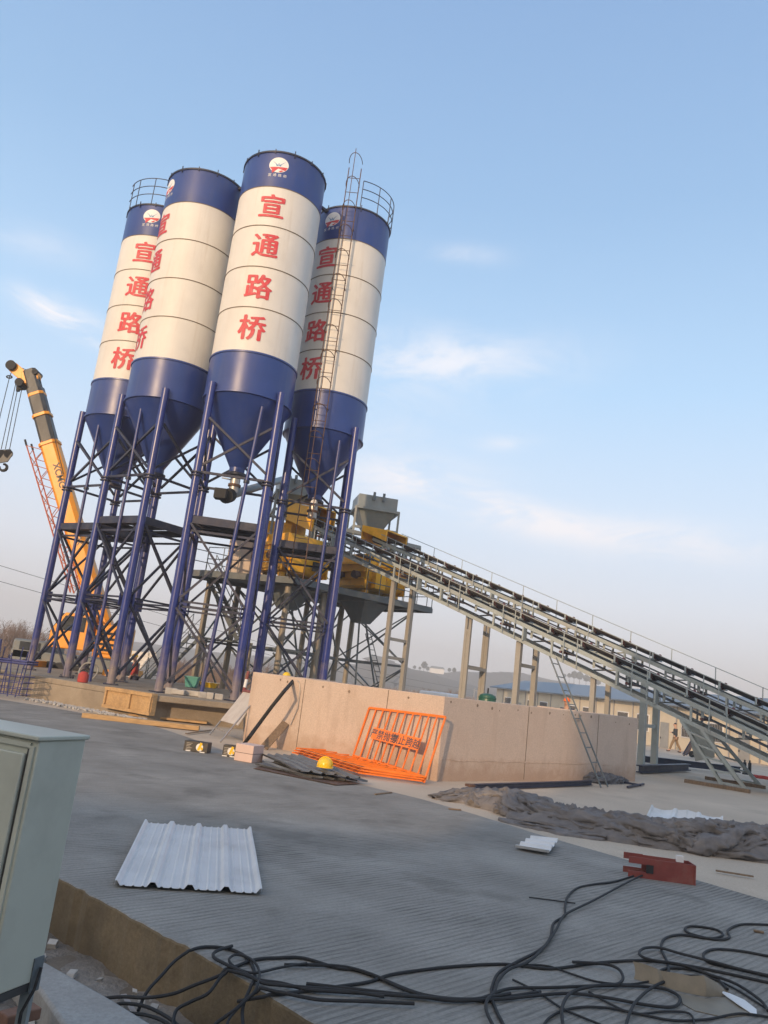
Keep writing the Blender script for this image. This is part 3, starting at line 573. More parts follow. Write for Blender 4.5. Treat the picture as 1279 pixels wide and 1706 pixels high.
# ------------------------------------------------------------------ belt conveyors
def conveyor(name, label, k0, wd, sH, sT, a, slope, rail_far, hood, cat='conveyor', grp='belt conveyors'):
    """k0 near edge, wd width, belt edge height z = a - slope * s"""
    th = thing(name, label, cat, ST(sT, k0 + wd / 2, -.3), grp)
    def P(s, k, dz=0): return ST(s, k, a - slope * s + dz)
    upv = P(0, 0, 1) - P(0, 0, 0); k1 = k0 + wd
    for k, sd in ((k0 + .08, 1), (k1 - .08, -1)):
        MB().channel(P(sH, k, -.36), P(sT, k, -.36), .09, .14, .014, sd).build('stringer', M['teal'], th)
        MB().bar(P(sH + .3, k, -.94), P(sT, k, -.94), .10, .12).build('bottom_chord', M['teal'], th)
    # troughed carrying belt and flat return belt
    prof = [(-.42, 0), (-.25, -.13), (.25, -.13), (.42, 0), (.42, -.016), (.25, -.15), (-.25, -.15), (-.42, -.016)]
    kc = (k0 + k1) / 2; mb = MB(); A = [P(sH, kc + x, z - .0) for x, z in prof]; B = [P(sT, kc + x, z) for x, z in prof]
    mb.add(A + B, [(i, (i + 1) % 8, 8 + (i + 1) % 8, 8 + i) for i in range(8)]); mb.build('carrying_belt', M['belt'], th)
    mb = MB(); mb.bar(P(sH, kc, -.62), P(sT, kc, -.62), .82, .016); mb.build('return_belt', M['belt'], th)
    s = sH + .5; i = 0
    while s < sT - .2:
        fr = MB(); fr.bar(P(s, k0 + .09, -.215), P(s, k1 - .09, -.215), .05, .05)
        for sg in (-1, 1): fr.bar(P(s, kc + sg * .48, -.21), P(s, kc + sg * .48, .03), .05, .05)
        f = fr.build('idler_frame', M['teal'], th)
        for sg in (-1, 1): MB().tube(P(s, kc + sg * .44, .0), P(s, kc + sg * .20, -.20), .055, n=9).build('idler_roller', M['roller'], f)
        MB().tube(P(s, kc - .19, -.215 + .01), P(s, kc + .19, -.205), .052, n=9).build('idler_roller', M['roller'], f)
        if i % 2 == 0:
            MB().bar(P(s + .2, k0 + .05, -.94), P(s + .2, k1 - .05, -.94), .07, .07).build('cross_beam', M['teal'], th)
            for k in (k0 + .08, k1 - .08): MB().bar(P(s + .2, k, -.88), P(s + .2, k, -.42), .07 if i % 6 else .16, .07, TV).build('strut', M['teal'], th)
            MB().tube(P(s + .5, k0 + .1, -.68), P(s + .5, k1 - .1, -.68), .045, n=8).build('return_roller', M['roller'], th)
        MB().bar(P(s + .05, k1 - .08, -.88), P(s + 1.1, k1 - .08, -.42) if i % 2 else P(s + .05, k1 - .08, -.42), .05, .05).build('diagonal', M['teal'], th)
        MB().bar(P(s + .62, k0 + .1, -.44), P(s + .62, k1 - .1, -.44), .05, .09).build('cross_beam', M['teal'], th)
        for k in (kc - .5, kc + .5): MB().bar(P(s + .5, k, -.44), P(s + .5, k, -.70), .03, .08, TV).build('roller_hanger', M['teal'], th)
        if i % 4 == 1: MB().bar(P(s + .3, k0 + .08, -.42), P(s + .3, k0 + .08, -.89), .30, .05, TV).build('joint_plate', M['teal'], th)
        s += 1.18; i += 1
    # handrails
    for k, h0, top, on in ((k0 - .12, -.94, .03, True), (k1 + .05, -.3, .42, rail_far)):
        if not on: continue
        mb = MB(); mb.tube(P(sH + .6, k, top), P(sT - .3, k, top), .014, n=6); mb.build('handrail', M['teal'], th)
        s = sH + 1.0; i = 0
        while s < sT - .3:
            MB().bar(P(s, k, h0), P(s, k, top), .028, .028).build('rail_post', M['teal'], th); s += (1.9 if i % 2 else .5) if top < .2 else 1.6; i += 1
    MB().tube(P(sH, kc - .42, -.26), P(sH, kc + .42, -.26), .26, n=20).build('head_pulley', M['black'], th)
    # yellow hood over the head, open towards the belt
    if hood:
        h0, h1, z0, z1, kw = hood; mb = MB()
        for k in (kc - kw, kc + kw): mb.hull8([P(h0, k - .01, z0), P(h1, k - .01, z0), P(h1, k + .01, z0), P(h0, k + .01, z0)], [P(h0, k - .01, z1 - .25), P(h1, k - .01, z1), P(h1, k + .01, z1), P(h0, k + .01, z1 - .25)])
        mb.hull8([P(h0, kc - kw, z1 - .27), P(h1, kc - kw, z1 - .02), P(h1, kc + kw, z1 - .02), P(h0, kc + kw, z1 - .27)], [P(h0, kc - kw, z1 - .25), P(h1, kc - kw, z1), P(h1, kc + kw, z1), P(h0, kc + kw, z1 - .25)])
        mb.hull8([P(h0 - .01, kc - kw, z0 - .6), P(h0 + .01, kc - kw, z0 - .6), P(h0 + .01, kc + kw, z0 - .6), P(h0 - .01, kc + kw, z0 - .6)], [P(h0 - .01, kc - kw, z1 - .25), P(h0 + .01, kc - kw, z1 - .25), P(h0 + .01, kc + kw, z1 - .25), P(h0 - .01, kc + kw, z1 - .25)])
        hd = mb.build('head_hood', M['yellow'], th, smooth=False)
        fr = MB()
        for p, q in ((P(h1, kc - kw, z0), P(h1, kc - kw, z1)), (P(h1, kc + kw, z0), P(h1, kc + kw, z1)), (P(h1, kc - kw, z1), P(h1, kc + kw, z1))): fr.bar(p, q, .07, .07)
        fr.build('hood_edge', M['yellow'], hd)
    return th, P
AK, BK = 25.75, 29.45
convA, PA = conveyor('belt_conveyor', 'lower and nearer of two sloping belt conveyors, resting on splayed ladder-like legs at right', AK, 1.5, -23.9, 3.0, .278, .357, False, (-24.9, -23.2, -.60, .62, .72))
convB, PB = conveyor('belt_conveyor', 'upper and farther of two sloping belt conveyors, thin handrail along its far side', BK, 1.5, -22.6, 3.0, .833, .352, True, (-23.2, -21.7, -.20, .34, .85))
# the splayed legs under the lower conveyor
for foot, kk, topz in ((V((10.81, 23.84, 0)), AK - .05, None), (V((12.40, 26.11, 0)), AK + 1.65, None)):
    sF = foot.dot(TV); sT_ = sF - 1.62
    for ds in (0, .62):
        a_ = ST(sF + ds, kk if foot.y < 25 else foot.dot(NV), gz(foot.x, foot.y) + .06); b_ = PA(sT_ + ds + .35, kk, -.98)
        MB().channel(a_, b_, .08, .20, .014, 1, NV).build('splayed_leg', M['teal'], convA)
    for i in range(5):
        t_ = .06 + .19 * i; a0 = ST(sF, foot.dot(NV) if foot.y > 25 else kk, gz(foot.x, foot.y) + .06).lerp(PA(sT_ + .35, kk, -.98), t_); a1 = ST(sF + .62, foot.dot(NV) if foot.y > 25 else kk, gz(foot.x, foot.y) + .06).lerp(PA(sT_ + .97, kk, -.98), t_)
        MB().bar(a0, a1, .16, .05).build('leg_batten', M['teal'], convA)
    tag(MB().bar(V((foot.x - .9, foot.y + .5, gz(foot.x, foot.y) + .07)), V((foot.x + .55, foot.y - .55, gz(foot.x, foot.y) + .07)), .16, .1).build('timber_sleeper', M['oldwood']), 'weathered timber sleeper under the foot of the nearer splayed conveyor leg' if foot.y < 25 else 'weathered timber sleeper under the foot of the farther splayed conveyor leg', 'timber')
# trestles
def trestle(label, s, k0, k1, P, mt, z0=-.3, bars=(.45, .8), dbl=0.0, w=.15):
    th = thing('conveyor_trestle', label, 'trestle', ST(s, (k0 + k1) / 2, z0), 'steel trestles carrying the conveyors')
    for d in ((0, dbl) if dbl else (0,)):
        for k in (k0, k1):
            pt = P(s - d, k, -1.0); MB().bar(V((pt.x, pt.y, z0)), pt, w, w, TV).build('column', mt, th)
        for b in bars:
            q0, q1 = P(s - d, k0, -1), P(s - d, k1, -1); z = z0 + (min(q0.z, q1.z) - z0) * b
            MB().bar(V((q0.x, q0.y, z)) + NV * w / 2, V((q1.x, q1.y, z)) - NV * w / 2, .1, .12).build('crossbar', mt, th)
    if dbl:
        q0 = P(s, k0, -1); q1 = P(s - dbl, k0, -1)
        for k in (k0, k1):
            A_ = ST(s - .08, k, z0 + .6); B_ = ST(s - dbl + .08, k, PA(s - dbl, k, -1).z - .5); MB().bar(A_, B_, .06, .06, NV).build('brace', mt, th)
    return th
trestle('tall dusty trestle under the lower conveyor, next to the mixing platform', -18.55, 26.0, 27.4, PA, M['post'], bars=(.5, .62), w=.17)
trestle('braced four-post trestle rising behind the corner of the pit wall', -14.8, 26.0, 27.45, PA, M['post'], bars=(.35, .62), dbl=.16, w=.10)
trestle('plain two-post trestle rising behind the pit wall beside the green tank', -12.72, 26.0, 27.45, PA, M['post'], bars=(.42, .8), w=.19)
trestle('plain two-post trestle rising behind the ladder leaning on the conveyor', -9.9, 26.0, 27.45, PA, M['post'], bars=(.3,), w=.16)
trestle('grey two-post trestle at the right end of the pit wall', -9.28, 29.45, 31.0, PB, M['teal'], bars=(.5,), w=.22)
# dark steel skid beams on the ground under the trestle
for i, (a_, b_, l) in enumerate(((G(1064, 1288), G(1146, 1284), 'short dark steel skid beam on the ground at the end of the pit wall'), (G(1072, 1270), G(1232, 1288), 'long dark steel skid beam lying behind the splayed conveyor legs'))):
    d = (b_ - a_).normalized(); mb = MB(); a2, b2 = a_ + V((0, 0, .13)), b_ + V((0, 0, .13)); mb.bar(a2, b2, .03, .20); 
    for z in (.1, -.1): mb.bar(a2 + V((0, 0, z)), b2 + V((0, 0, z)), .2, .03)
    tag(mb.build('steel_beam', M['dark_steel']), l, 'steel beam')

# ------------------------------------------------------------------ mixing tower
E0, E1 = V((-3.25, 31.55, 0)), V((2.82, 37.13, 0)); ED = (E1 - E0).normalized(); EN = V((-ED.y, ED.x, 0)); DZ = 5.5
th = tower = thing('mixing_tower', 'slate grey steel platform on columns carrying the yellow mixers behind the silos', 'platform', E0 + EN * 2.5 + ED * 4)
def T(u, v, z): return E0 + ED * u + EN * v + V((0, 0, z))
UL = (E1 - E0).length
deck = [T(0, 0, 0), T(UL, 0, 0), T(UL, 5.2, 0), T(-2.2, 5.2, 0), V((-7.3, 33.1, 0))]
mb = MB(); mb.prism([tuple(p[:2]) for p in deck], DZ - .06, DZ); mb.build('deck', M['tower'], th, smooth=False)
mb = MB()
for i in range(5):
    a_, b_ = deck[i], deck[(i + 1) % 5]; MB().channel(a_ + V((0, 0, DZ - .17)), b_ + V((0, 0, DZ - .17)), .09, .21, .015).build('edge_beam', M['tower'], th)
cen = sum((p for p in deck), V((0, 0, 0))) / 5
for u in (1.5, 4.2, 6.8): MB().bar(T(u, .2, DZ - .2), T(u, 5.0, DZ - .2), .14, .26).build('floor_beam', M['tower'], th)
cols = [(2.15, .7), (2.75, 1.25), (7.45, .6), (.2, .6), (7.4, 4.6), (4.4, 4.6), (.4, 4.6), (-1.2, 4.4), (4.9, 2.6)]
for u, v in cols:
    p = T(u, v, 0); c_ = MB().tube(V((p.x, p.y, -.4)), V((p.x, p.y, DZ - .28)), .13, n=14).build('column', M['column'], th)
    MB().box((p.x, p.y, DZ - .30), (.42, .42, .03)).build('cap_plate', M['tower'], c_)
for (a, b) in (((2.75, 1.25), (2.75, 4.6)), ((7.45, .6), (7.4, 4.6)), ((.2, .6), (.4, 4.6)), ((4.9, 2.6), (7.45, .6)), ((.2, .6), (2.15, .7)), ((4.4, 4.6), (7.4, 4.6)), ((.4, 4.6), (4.4, 4.6)), ((-1.2, 4.4), (.4, 4.6)), ((2.75, 1.25), (4.9, 2.6))):
    A_, B_ = T(*a, 0), T(*b, 0); d = (B_ - A_).normalized() * .1
    for z0, z1 in ((.3, 2.5), (2.7, 5.0)):
        MB().bar(A_ + d + V((0, 0, z0)), B_ - d + V((0, 0, z1)), .06, .06).build('brace', M['tower'], th); nr = d.normalized().cross(V((0, 0, 1))) * .07
        MB().bar(A_ + d + nr + V((0, 0, z1)), B_ - d + nr + V((0, 0, z0)), .06, .06).build('brace', M['tower'], th)
    MB().bar(A_ + V((0, 0, 2.6)), B_ + V((0, 0, 2.6)), .07, .09).build('tie_beam', M['tower'], th)
for u in (1.0, 5.3):      # discharge chutes under the mixers
    mb = MB(); mb.hull8([T(u - .3, 1.3, DZ - 1.2), T(u + .3, 1.3, DZ - 1.2), T(u + .3, 1.9, DZ - 1.2), T(u - .3, 1.9, DZ - 1.2)], [T(u - .75, .7, DZ - .28), T(u + .75, .7, DZ - .28), T(u + .75, 2.4, DZ - .28), T(u - .75, 2.4, DZ - .28)])
    mb.build('discharge_chute', M['tower'], th, smooth=False)
    for sg in (-1, 1): MB().bar(T(u + sg * .2, 1.5, DZ - 1.15), T(u + sg * .75, 1.4 - .8, .6 if sg > 0 else 1.2), .07, .07).build('chute_stay', M['tower'], th)
mb = MB(); A_, B_ = T(6.1, 1.9, DZ - 1.6), T(7.0, 1.0, .6)
for sg in (-.18, .18): mb.bar(A_ + EN * sg, B_ + EN * sg, .04, .04)
for i in range(14): mb.bar(A_.lerp(B_, i / 14) - EN * .18, A_.lerp(B_, i / 14) + EN * .18, .03, .03)
mb.build('access_ladder', M['tower'], th)
# two flights of open steel stairs at the left end
def flight(a, b, wdir, wd_, nst, par):
    st = thing('stair_flight', None, None, a); st.parent = par; st.location = V(a) - par.location
    for sg in (0, 1): MB().bar(V(a) + wdir * wd_ * sg, V(b) + wdir * wd_ * sg, .04, .18).build('stair_stringer', M['tower'], st)
    for i in range(nst):
        p = V(a).lerp(V(b), (i + .5) / nst); MB().bar(p, p + wdir * wd_, .2, .03).build('tread', M['tower'], st)
    for sg in (0, 1):
        mb = MB(); o_ = wdir * wd_ * sg
        for h_ in (.5, .95): mb.tube(V(a) + o_ + V((0, 0, h_)), V(b) + o_ + V((0, 0, h_)), .018, n=6)
        for i in range(5): p = V(a).lerp(V(b), i / 4) + o_; mb.tube(p, p + V((0, 0, .95)), .018, n=6)
        mb.build('handrail', M['tower'], st)
pL = D(345, 955, 33.2); pM = D(352, 1062, 34.0); pM2 = D(318, 1052, 34.8); pB = D(222, 1142, 36.5)
flight(V((pM.x + 1.1, pM.y + .2, pM.z)), V((pL.x - .2, pL.y + .6, DZ - .05)), V((0.2, .8, 0)).normalized(), .8, 13, tower)
flight(V((pB.x, pB.y, gz(pB.x, pB.y))), V((pM2.x, pM2.y, pM.z)), V((.3, .8, 0)).normalized(), .8, 13, tower)
mb = MB(); mb.box((pM.x + .3, pM.y + .9, pM.z - .05), (2.6, 1.7, .06), R_(12)); mb.build('stair_landing', M['tower'], tower)
for dx, dy in ((-.7, .3), (1.3, .6), (-.8, 1.5), (1.2, 1.6)): MB().tube((pM.x + .3 + dx, pM.y + dy, -.4), (pM.x + .3 + dx, pM.y + dy, pM.z - .06), .06).build('landing_post', M['column'], tower)
# twin-shaft mixers standing on the deck
def mixer(label, u, v, ang):
    c = T(u, v, DZ); th = thing('concrete_mixer', label, 'mixer', c, 'yellow concrete mixers')
    a = math.atan2(ED.y, ED.x) + ang; X = V((math.cos(a), math.sin(a), 0)); Y = V((-math.sin(a), math.cos(a), 0)); Z = V((0, 0, 1))
    def q(x, y, z): return c + X * x * 1.12 + Y * y * 1.1 + Z * z * 1.18
    # trough: two half drums side by side under a box
    prof = [(-1.0, 1.15), (-1.0, .75)] + [(-.5 + .5 * math.cos(math.pi + i * math.pi / 8), .75 + .5 * math.sin(math.pi + i * math.pi / 8)) for i in range(1, 8)] + [(0, .62)] + [(.5 + .5 * math.cos(math.pi + i * math.pi / 8), .75 + .5 * math.sin(math.pi + i * math.pi / 8)) for i in range(1, 8)] + [(1.0, .75), (1.0, 1.15)]
    n = len(prof); mb = MB(); mb.add([q(-1.05, y, z) for y, z in prof] + [q(1.05, y, z) for y, z in prof], [(i, (i + 1) % n, n + (i + 1) % n, n + i) for i in range(n)] + [tuple(range(n)), tuple(range(n, 2 * n))]); mb.build('trough', M['yellow'], th, sharp=30)
    mb = MB(); mb.frame(q(0, 0, 1.42), X * 1.0, Y * .98, Z * .26); mb.build('mixer_cover', M['yellow'], th, bevel=.02)
    for sx in (-1, 1):
        mb = MB(); mb.frame(q(sx * 1.1, 0, .78), X * .035, Y * 1.08, Z * .62); ep = mb.build('end_plate', M['yellow'], th, bevel=.01)
        for i in range(4):
            MB().frame(q(sx * 1.18, 0, .35 + .28 * i), X * .045, Y * 1.0, Z * .025).build('stiffener', M['yellow'], ep)
        for sy in (-.5, .5): MB().tube(q(sx * 1.12, sy, .75), q(sx * 1.42, sy, .75), .17, n=14).build('shaft_bearing', M['rust'], ep)
        for sy in (-.7, .7): MB().frame(q(sx * .85, sy, .12), X * .1, Y * .12, Z * .12).build('foot', M['yellow'], th)
    for sy in (-.5, .5):
        mo = MB().tube(q(1.30, sy, 1.3), q(1.95, sy, 1.3), .2, n=16).build('motor', M['yellow'], th); MB().frame(q(1.55, sy, .9), X * .2, Y * .18, Z * .24).build('gearbox', M['tower'], th)
        MB().tube(q(1.95, sy, 1.3), q(2.03, sy, 1.3), .21, n=16).build('fan_cover', M['black'], mo)
    for sx in (-.6, 0, .6):
        MB().frame(q(sx, -1.03, 1.0), X * .04, Y * .04, Z * .36).build('rib', M['yellow'], th)
    MB().frame(q(-.55, -1.12, .62), X * .32, Y * .14, Z * .4).build('control_box', M['yellow'], th, bevel=.01)
    MB().frame(q(.45, -1.04, .62), X * .16, Y * .03, Z * .2).build('inspection_door', M['black'], th)
    return th
mixer('yellow twin-shaft concrete mixer half hidden behind the legs of the ladder silo', 1.15, 2.0, 0)
mixer('yellow twin-shaft concrete mixer on the right end of the platform behind the conveyors', 5.7, 1.75, 0)
for (px0, py0, px1, py1, dy, lab) in ((433, 868, 482, 940, 35.6, 'yellow storage bin on the platform left of the half hidden mixer'), (418, 930, 446, 978, 34.0, 'tall narrow yellow feed box on the platform behind the front silo leg')):
    a_, b_ = D(px0, (py0 + py1) / 2, dy), D(px1, (py0 + py1) / 2, dy); zt0, zb0 = D((px0 + px1) / 2, py0, dy).z, max(DZ + .02, D((px0 + px1) / 2, py1, dy).z); w_ = (b_.x - a_.x) / 2; cx_ = (a_.x + b_.x) / 2
    t_ = thing('storage_bin', lab, 'bin', (cx_, dy + w_, DZ), 'yellow bins on the mixing platform'); mb = MB(); mb.hull8([(cx_ - w_ * .7, dy + .2, zb0), (cx_ + w_ * .7, dy + .2, zb0), (cx_ + w_ * .7, dy + w_ * 2 - .2, zb0), (cx_ - w_ * .7, dy + w_ * 2 - .2, zb0)], [(cx_ - w_, dy, zb0 + (zt0 - zb0) * .4), (cx_ + w_, dy, zb0 + (zt0 - zb0) * .4), (cx_ + w_, dy + w_ * 2, zb0 + (zt0 - zb0) * .4), (cx_ - w_, dy + w_ * 2, zb0 + (zt0 - zb0) * .4)])
    mb.build('lower_cone', M['yellow'], t_, smooth=False); mb = MB(); mb.box((cx_, dy + w_, zb0 + (zt0 - zb0) * .7), (w_ * 2 - .01, w_ * 2 - .01, (zt0 - zb0) * .6 - .004)); mb.build('upper_box', M['yellow'], t_, bevel=.02)
    for k in range(3): MB().bar((cx_ - w_ - .02, dy - .025, zb0 + (zt0 - zb0) * (.45 + .25 * k)), (cx_ + w_ + .02, dy - .025, zb0 + (zt0 - zb0) * (.45 + .25 * k)), .04, .06).build('stiffener', M['yellow'], t_)
    for sx in (-.8, .8): MB().bar((cx_ + sx * w_, dy + w_, DZ), (cx_ + sx * w_, dy + w_, zb0 + (zt0 - zb0) * .42), .08, .08).build('support_leg', M['tower'], t_)
mb = MB()
for a_, b_ in ((T(UL, .05, DZ), T(UL, 5.1, DZ)), (T(UL, 5.1, DZ), T(-2, 5.1, DZ)), (T(4.0, .06, DZ), T(7.9, .06, DZ)), (V((-7.2, 33.15, DZ)), T(-.4, .02, DZ))):
    for h_ in (.5, 1.0): mb.tube(a_ + V((0, 0, h_)), b_ + V((0, 0, h_)), .02, n=6)
    for i in range(6): p = a_.lerp(b_, i / 5); mb.tube(p, p + V((0, 0, 1.0)), .02, n=6)
mb.build('guard_rail', M['tower'], tower)
# weighing hoppers on their frames above the mixers
def hopper(name, label, c, sx, sy, zt, zb, zf, ang):
    th = thing(name, label, 'hopper', V((c.x, c.y, DZ)), 'grey weighing hoppers'); X = V((math.cos(ang), math.sin(ang), 0)); Y = V((-math.sin(ang), math.cos(ang), 0))
    def q(x, y, z): return V((c.x, c.y, z)) + X * x + Y * y
    mb = MB(); mb.hull8([q(-sx, -sy, zt - .75), q(sx, -sy, zt - .75), q(sx, sy, zt - .75), q(-sx, sy, zt - .75)], [q(-sx, -sy, zt), q(sx, -sy, zt), q(sx, sy, zt), q(-sx, sy, zt)]); mb.build('hopper_box', M['grey'], th, smooth=False, bevel=.015)
    mb = MB(); mb.hull8([q(-.22, -.22, zb), q(.22, -.22, zb), q(.22, .22, zb), q(-.22, .22, zb)], [q(-sx * .98, -sy * .98, zt - .752), q(sx * .98, -sy * .98, zt - .752), q(sx * .98, sy * .98, zt - .752), q(-sx * .98, sy * .98, zt - .752)]); mb.build('hopper_cone', M['grey'], th, smooth=False)
    for x, y in ((-1, -1), (1, -1), (1, 1), (-1, 1)): MB().bar(q(x * (sx + .1), y * (sy + .1), DZ), q(x * (sx + .1), y * (sy + .1), zt - .7), .11, .11).build('hopper_post', M['grey'], th)
    for z in (zt - .72, zf):
        for p in (((-1, -1), (1, -1)), ((1, -1), (1, 1)), ((1, 1), (-1, 1)), ((-1, 1), (-1, -1))): MB().bar(q(p[0][0] * (sx + .1), p[0][1] * (sy + .1), z), q(p[1][0] * (sx + .1), p[1][1] * (sy + .1), z), .1, .12).build('hopper_beam', M['grey'], th)
    for x in (-.25, .25): MB().tube(q(x, -sy - .06, zt - .25), q(x, -sy - .06, zt + .16), .07, n=10).build('load_cell', M['tower'], th)
    return th, q
hc = D(621, 865, 40.0)
hopper('weigh_hopper', 'grey weighing hopper on a frame against the sky above the right mixer', hc, 1.02, .95, 11.0, 8.85, 9.25, math.atan2(ED.y, ED.x) - .55)
hc2 = D(493, 830, 36.8)
hopper('weigh_hopper', 'grey weighing hopper hidden behind the silo legs, fed by the screw tube', hc2, .95, .9, 10.6, 8.6, 9.0, math.atan2(ED.y, ED.x) - .5)
# steel frame on the right of the platform top
a_ = D(575, 888, 38.5); b_ = D(701, 900, 41.0); zt = 8.95
th = thing('roof_frame', 'grey steel frame over the right mixer, open to the sky', 'frame', V((b_.x, b_.y, DZ)))
c1 = V((a_.x, a_.y, zt)); c2 = V((b_.x, b_.y, zt)); c3 = c2 + V((-1.4, 1.9, 0)); c4 = c1 + V((-1.4, 1.9, 0))
for p, q_ in ((c1, c2), (c2, c3), (c3, c4), (c4, c1)): MB().bar(p, q_, .12, .18).build('frame_beam', M['grey'], th)
for p in (c1, c2, c3, c4, c1.lerp(c2, .55)): MB().bar(V((p.x, p.y, DZ)), p, .12, .12).build('frame_post', M['grey'], th)
# screw feeder from the front silo to the hidden hopper
pa = D(395, 822, 25.9); pa = V((S_POS[3][0], S_POS[3][1] - .1, 7.35)); pb = V((hc2.x - .4, hc2.y - .6, 10.7))
th = thing('screw_feeder', 'silver screw feeder tube rising from the front silo outlet to the hopper', 'screw feeder', pa)
dsc = (pb - pa).normalized()
MB().tube(pa - dsc * .35, pb, .15, n=16).build('tube', M['grey'], th)
MB().tube(pa - dsc * .85, pa - dsc * .36, .24, n=16).build('motor', M['black'], th)
MB().frame(pa - dsc * .9 + V((-.15, -.05, .05)), V((.2, 0, 0)), V((0, .18, 0)), V((0, 0, .17))).build('gearbox', M['black'], th, bevel=.02)
MB().tube(pa + V((0, .1, -.05)), pa + V((0, .1, .45)), .13, n=14).build('inlet', M['alu'], th)
# pale cladding cabin on the left of the platform
cb = D(408, 950, 34.2); c_ = V((cb.x, cb.y, DZ)); ang = math.atan2(ED.y, ED.x) - R_(35)
th = thing('control_cabin', 'pale peach sheet-clad cabin standing on the left end of the platform', 'cabin', c_)
mb = MB(); mb.box(c_ + V((0, 0, .98)), (1.6, 1.5, 1.92), ang); mb.build('cladding', M['peach'], th, bevel=.02)
mb = MB(); mb.box(c_ + V((0, 0, 1.97)), (1.7, 1.6, .05), ang); mb.build('roof', M['peach'], th)
X = V((math.cos(ang), math.sin(ang), 0)); Y = V((-math.sin(ang), math.cos(ang), 0))
mb = MB(); mb.frame(c_ - Y * .757 + X * .2 + V((0, 0, .95)), X * .012, Y * .004, V((0, 0, .8))); mb.build('panel_seam', M['signt'], th)
MB().frame(c_ - Y * .765 + X * .26 + V((0, 0, 1.0)), X * .02, Y * .02, V((0, 0, .09))).build('door_handle', M['black'], th)
MB().tube(c_ + X * .83 + V((0, 0, .45)), c_ + X * .98 + V((0, 0, .45)), .2, n=14).build('vent', M['black'], th)
#MARK_MORE
# ------------------------------------------------------------------ mobile crane behind the silos
CY = 36.0
th = crane = thing('mobile_crane', 'yellow mobile crane with a raised telescopic boom behind the leftmost silo', 'crane', V((D(140, 1100, CY).x, CY, -.2)))
def cp(px, py, dy=0): return D(px, py, CY + dy)
b0, b1, b2, b3, b4 = cp(182, 1075), cp(84, 742), cp(71.5, 695), cp(62.5, 660), cp(52, 622)
bd = (b1 - b0).normalized(); side = V((0, 1, 0)); tip = cp(51, 618)
def boom(p, q, w, h, name, mt, par):
    d = (q - p).normalized(); y = V((0, 1, 0)); y = (y - d * y.dot(d)).normalized(); z = d.cross(y); mb = MB()
    sec = [(-.5, -.30), (-.3, -.5), (.3, -.5), (.5, -.30), (.5, .34), (.34, .5), (-.34, .5), (-.5, .34)]
    mb.add([p + y * a * w + z * b * h for a, b in sec] + [q + y * a * w + z * b * h for a, b in sec], [(i, (i + 1) % 8, 8 + (i + 1) % 8, 8 + i) for i in range(8)] + [tuple(range(8)), tuple(range(8, 16))])
    return mb.build(name, mt, par, bevel=.01)
BW = .80
main = boom(b0, b1, BW, BW * 1.0, 'main_boom', M['crane_y'], th)
boom(b1, b2.lerp(b1, 0) + (b2 - b1) * 1.0, BW * .88, BW * .9, 'boom_section', M['boom_dark'], th)
boom(b2, b3, BW * .80, BW * .82, 'boom_section', M['boom_dark'], th); boom(b3, tip, BW * .72, BW * .74, 'boom_section', M['boom_dark'], th)
for p, k in ((b1, 1.12), (b2, 1.02), (b3, .92)): boom(p - bd * .05, p + bd * .10, BW * k, BW * k, 'boom_collar', M['crane_y'], th)
# boom head with its sheaves
ja, jb, jc = cp(66, 631), cp(38, 631), cp(22, 612)
h = MB(); h.bar(ja, jb, .62, .42, (0, 1, 0)); h.bar(jb + V((.2, 0, 0)), jc, .5, .30, (0, 1, 0)); hd = h.build('boom_head', M['crane_y'], th, bevel=.03)
for p, r in ((jc, .24), (cp(62, 623), .14), (cp(36, 640), .2)): MB().tube(p + V((0, -.32, 0)), p + V((0, .32, 0)), r, n=18).build('sheave', M['black'], hd)
bx = MB(); bx.bar(cp(33, 640), cp(33, 650), .12, .3); bx.build('hook_latch', M['black'], hd)
bl = cp(8, 766); 
def rope(name, pts, r=.018): return MB().path(pts, r, 5).build(name, M['black'], th)
for px in (26, 31, 38): rope('hoist_rope', [cp(px, 640), cp(px - 24 + (2 if px > 30 else 0), 748)])
rope('hoist_rope', [jc, cp(16, 628), cp(2, 685), cp(-14, 760)]); rope('hoist_rope', [cp(64, 622), cp(106, 790, -.6)]); rope('hoist_rope', [cp(24, 609), cp(58, 621)], .015)
MB().path([cp(15.5, 628) + V((.13 * math.cos(t), 0, .06 * math.sin(t))) for t in [2 * math.pi * i / 14 for i in range(14)]], .035, 6, True).build('limit_weight', M['black'], th)
MB().tube(cp(30, 652), cp(30, 648), .09).build('limit_weight', M['black'], th)
# folded lattice jib carried beside the boom
off = V((-.95, .15, 0)); lj0, lj1 = cp(62, 742), cp(128, 985); w0, w1 = .36, .22
lt = thing('lattice_jib', None, None, lj0); lt.parent = th; lt.location = lj0 - th.location
lad_ = (lj1 - lj0).normalized(); ya = V((0, 1, 0)); xa = lad_.cross(ya).normalized()
ch = []
for sx in (-1, 1):
    for sy in (-1, 1):
        MB().tube(lj0 + xa * sx * w0 + ya * sy * w0, lj1 + xa * sx * w1 + ya * sy * w1, .035, n=6).build('chord', M['jib'], lt); ch.append((lj0 + xa * sx * w0 + ya * sy * w0, lj1 + xa * sx * w1 + ya * sy * w1))
mb = MB()
for a, b in ((0, 1), (1, 3), (3, 2), (2, 0)):
    for i in range(15):
        t0, t1 = i / 15, (i + 1) / 15; A_, B_ = ch[a], ch[b]
        mb.tube(A_[0].lerp(A_[1], t0 if i % 2 else t1), B_[0].lerp(B_[1], t1 if i % 2 else t0), .018, n=5)
mb.build('lacing', M['jib'], lt)
for c_ in (ch[0], ch[1]): MB().tube(c_[0], c_[0] - lad_ * .3, .05, n=8).build('jib_lug', M['black'], lt)
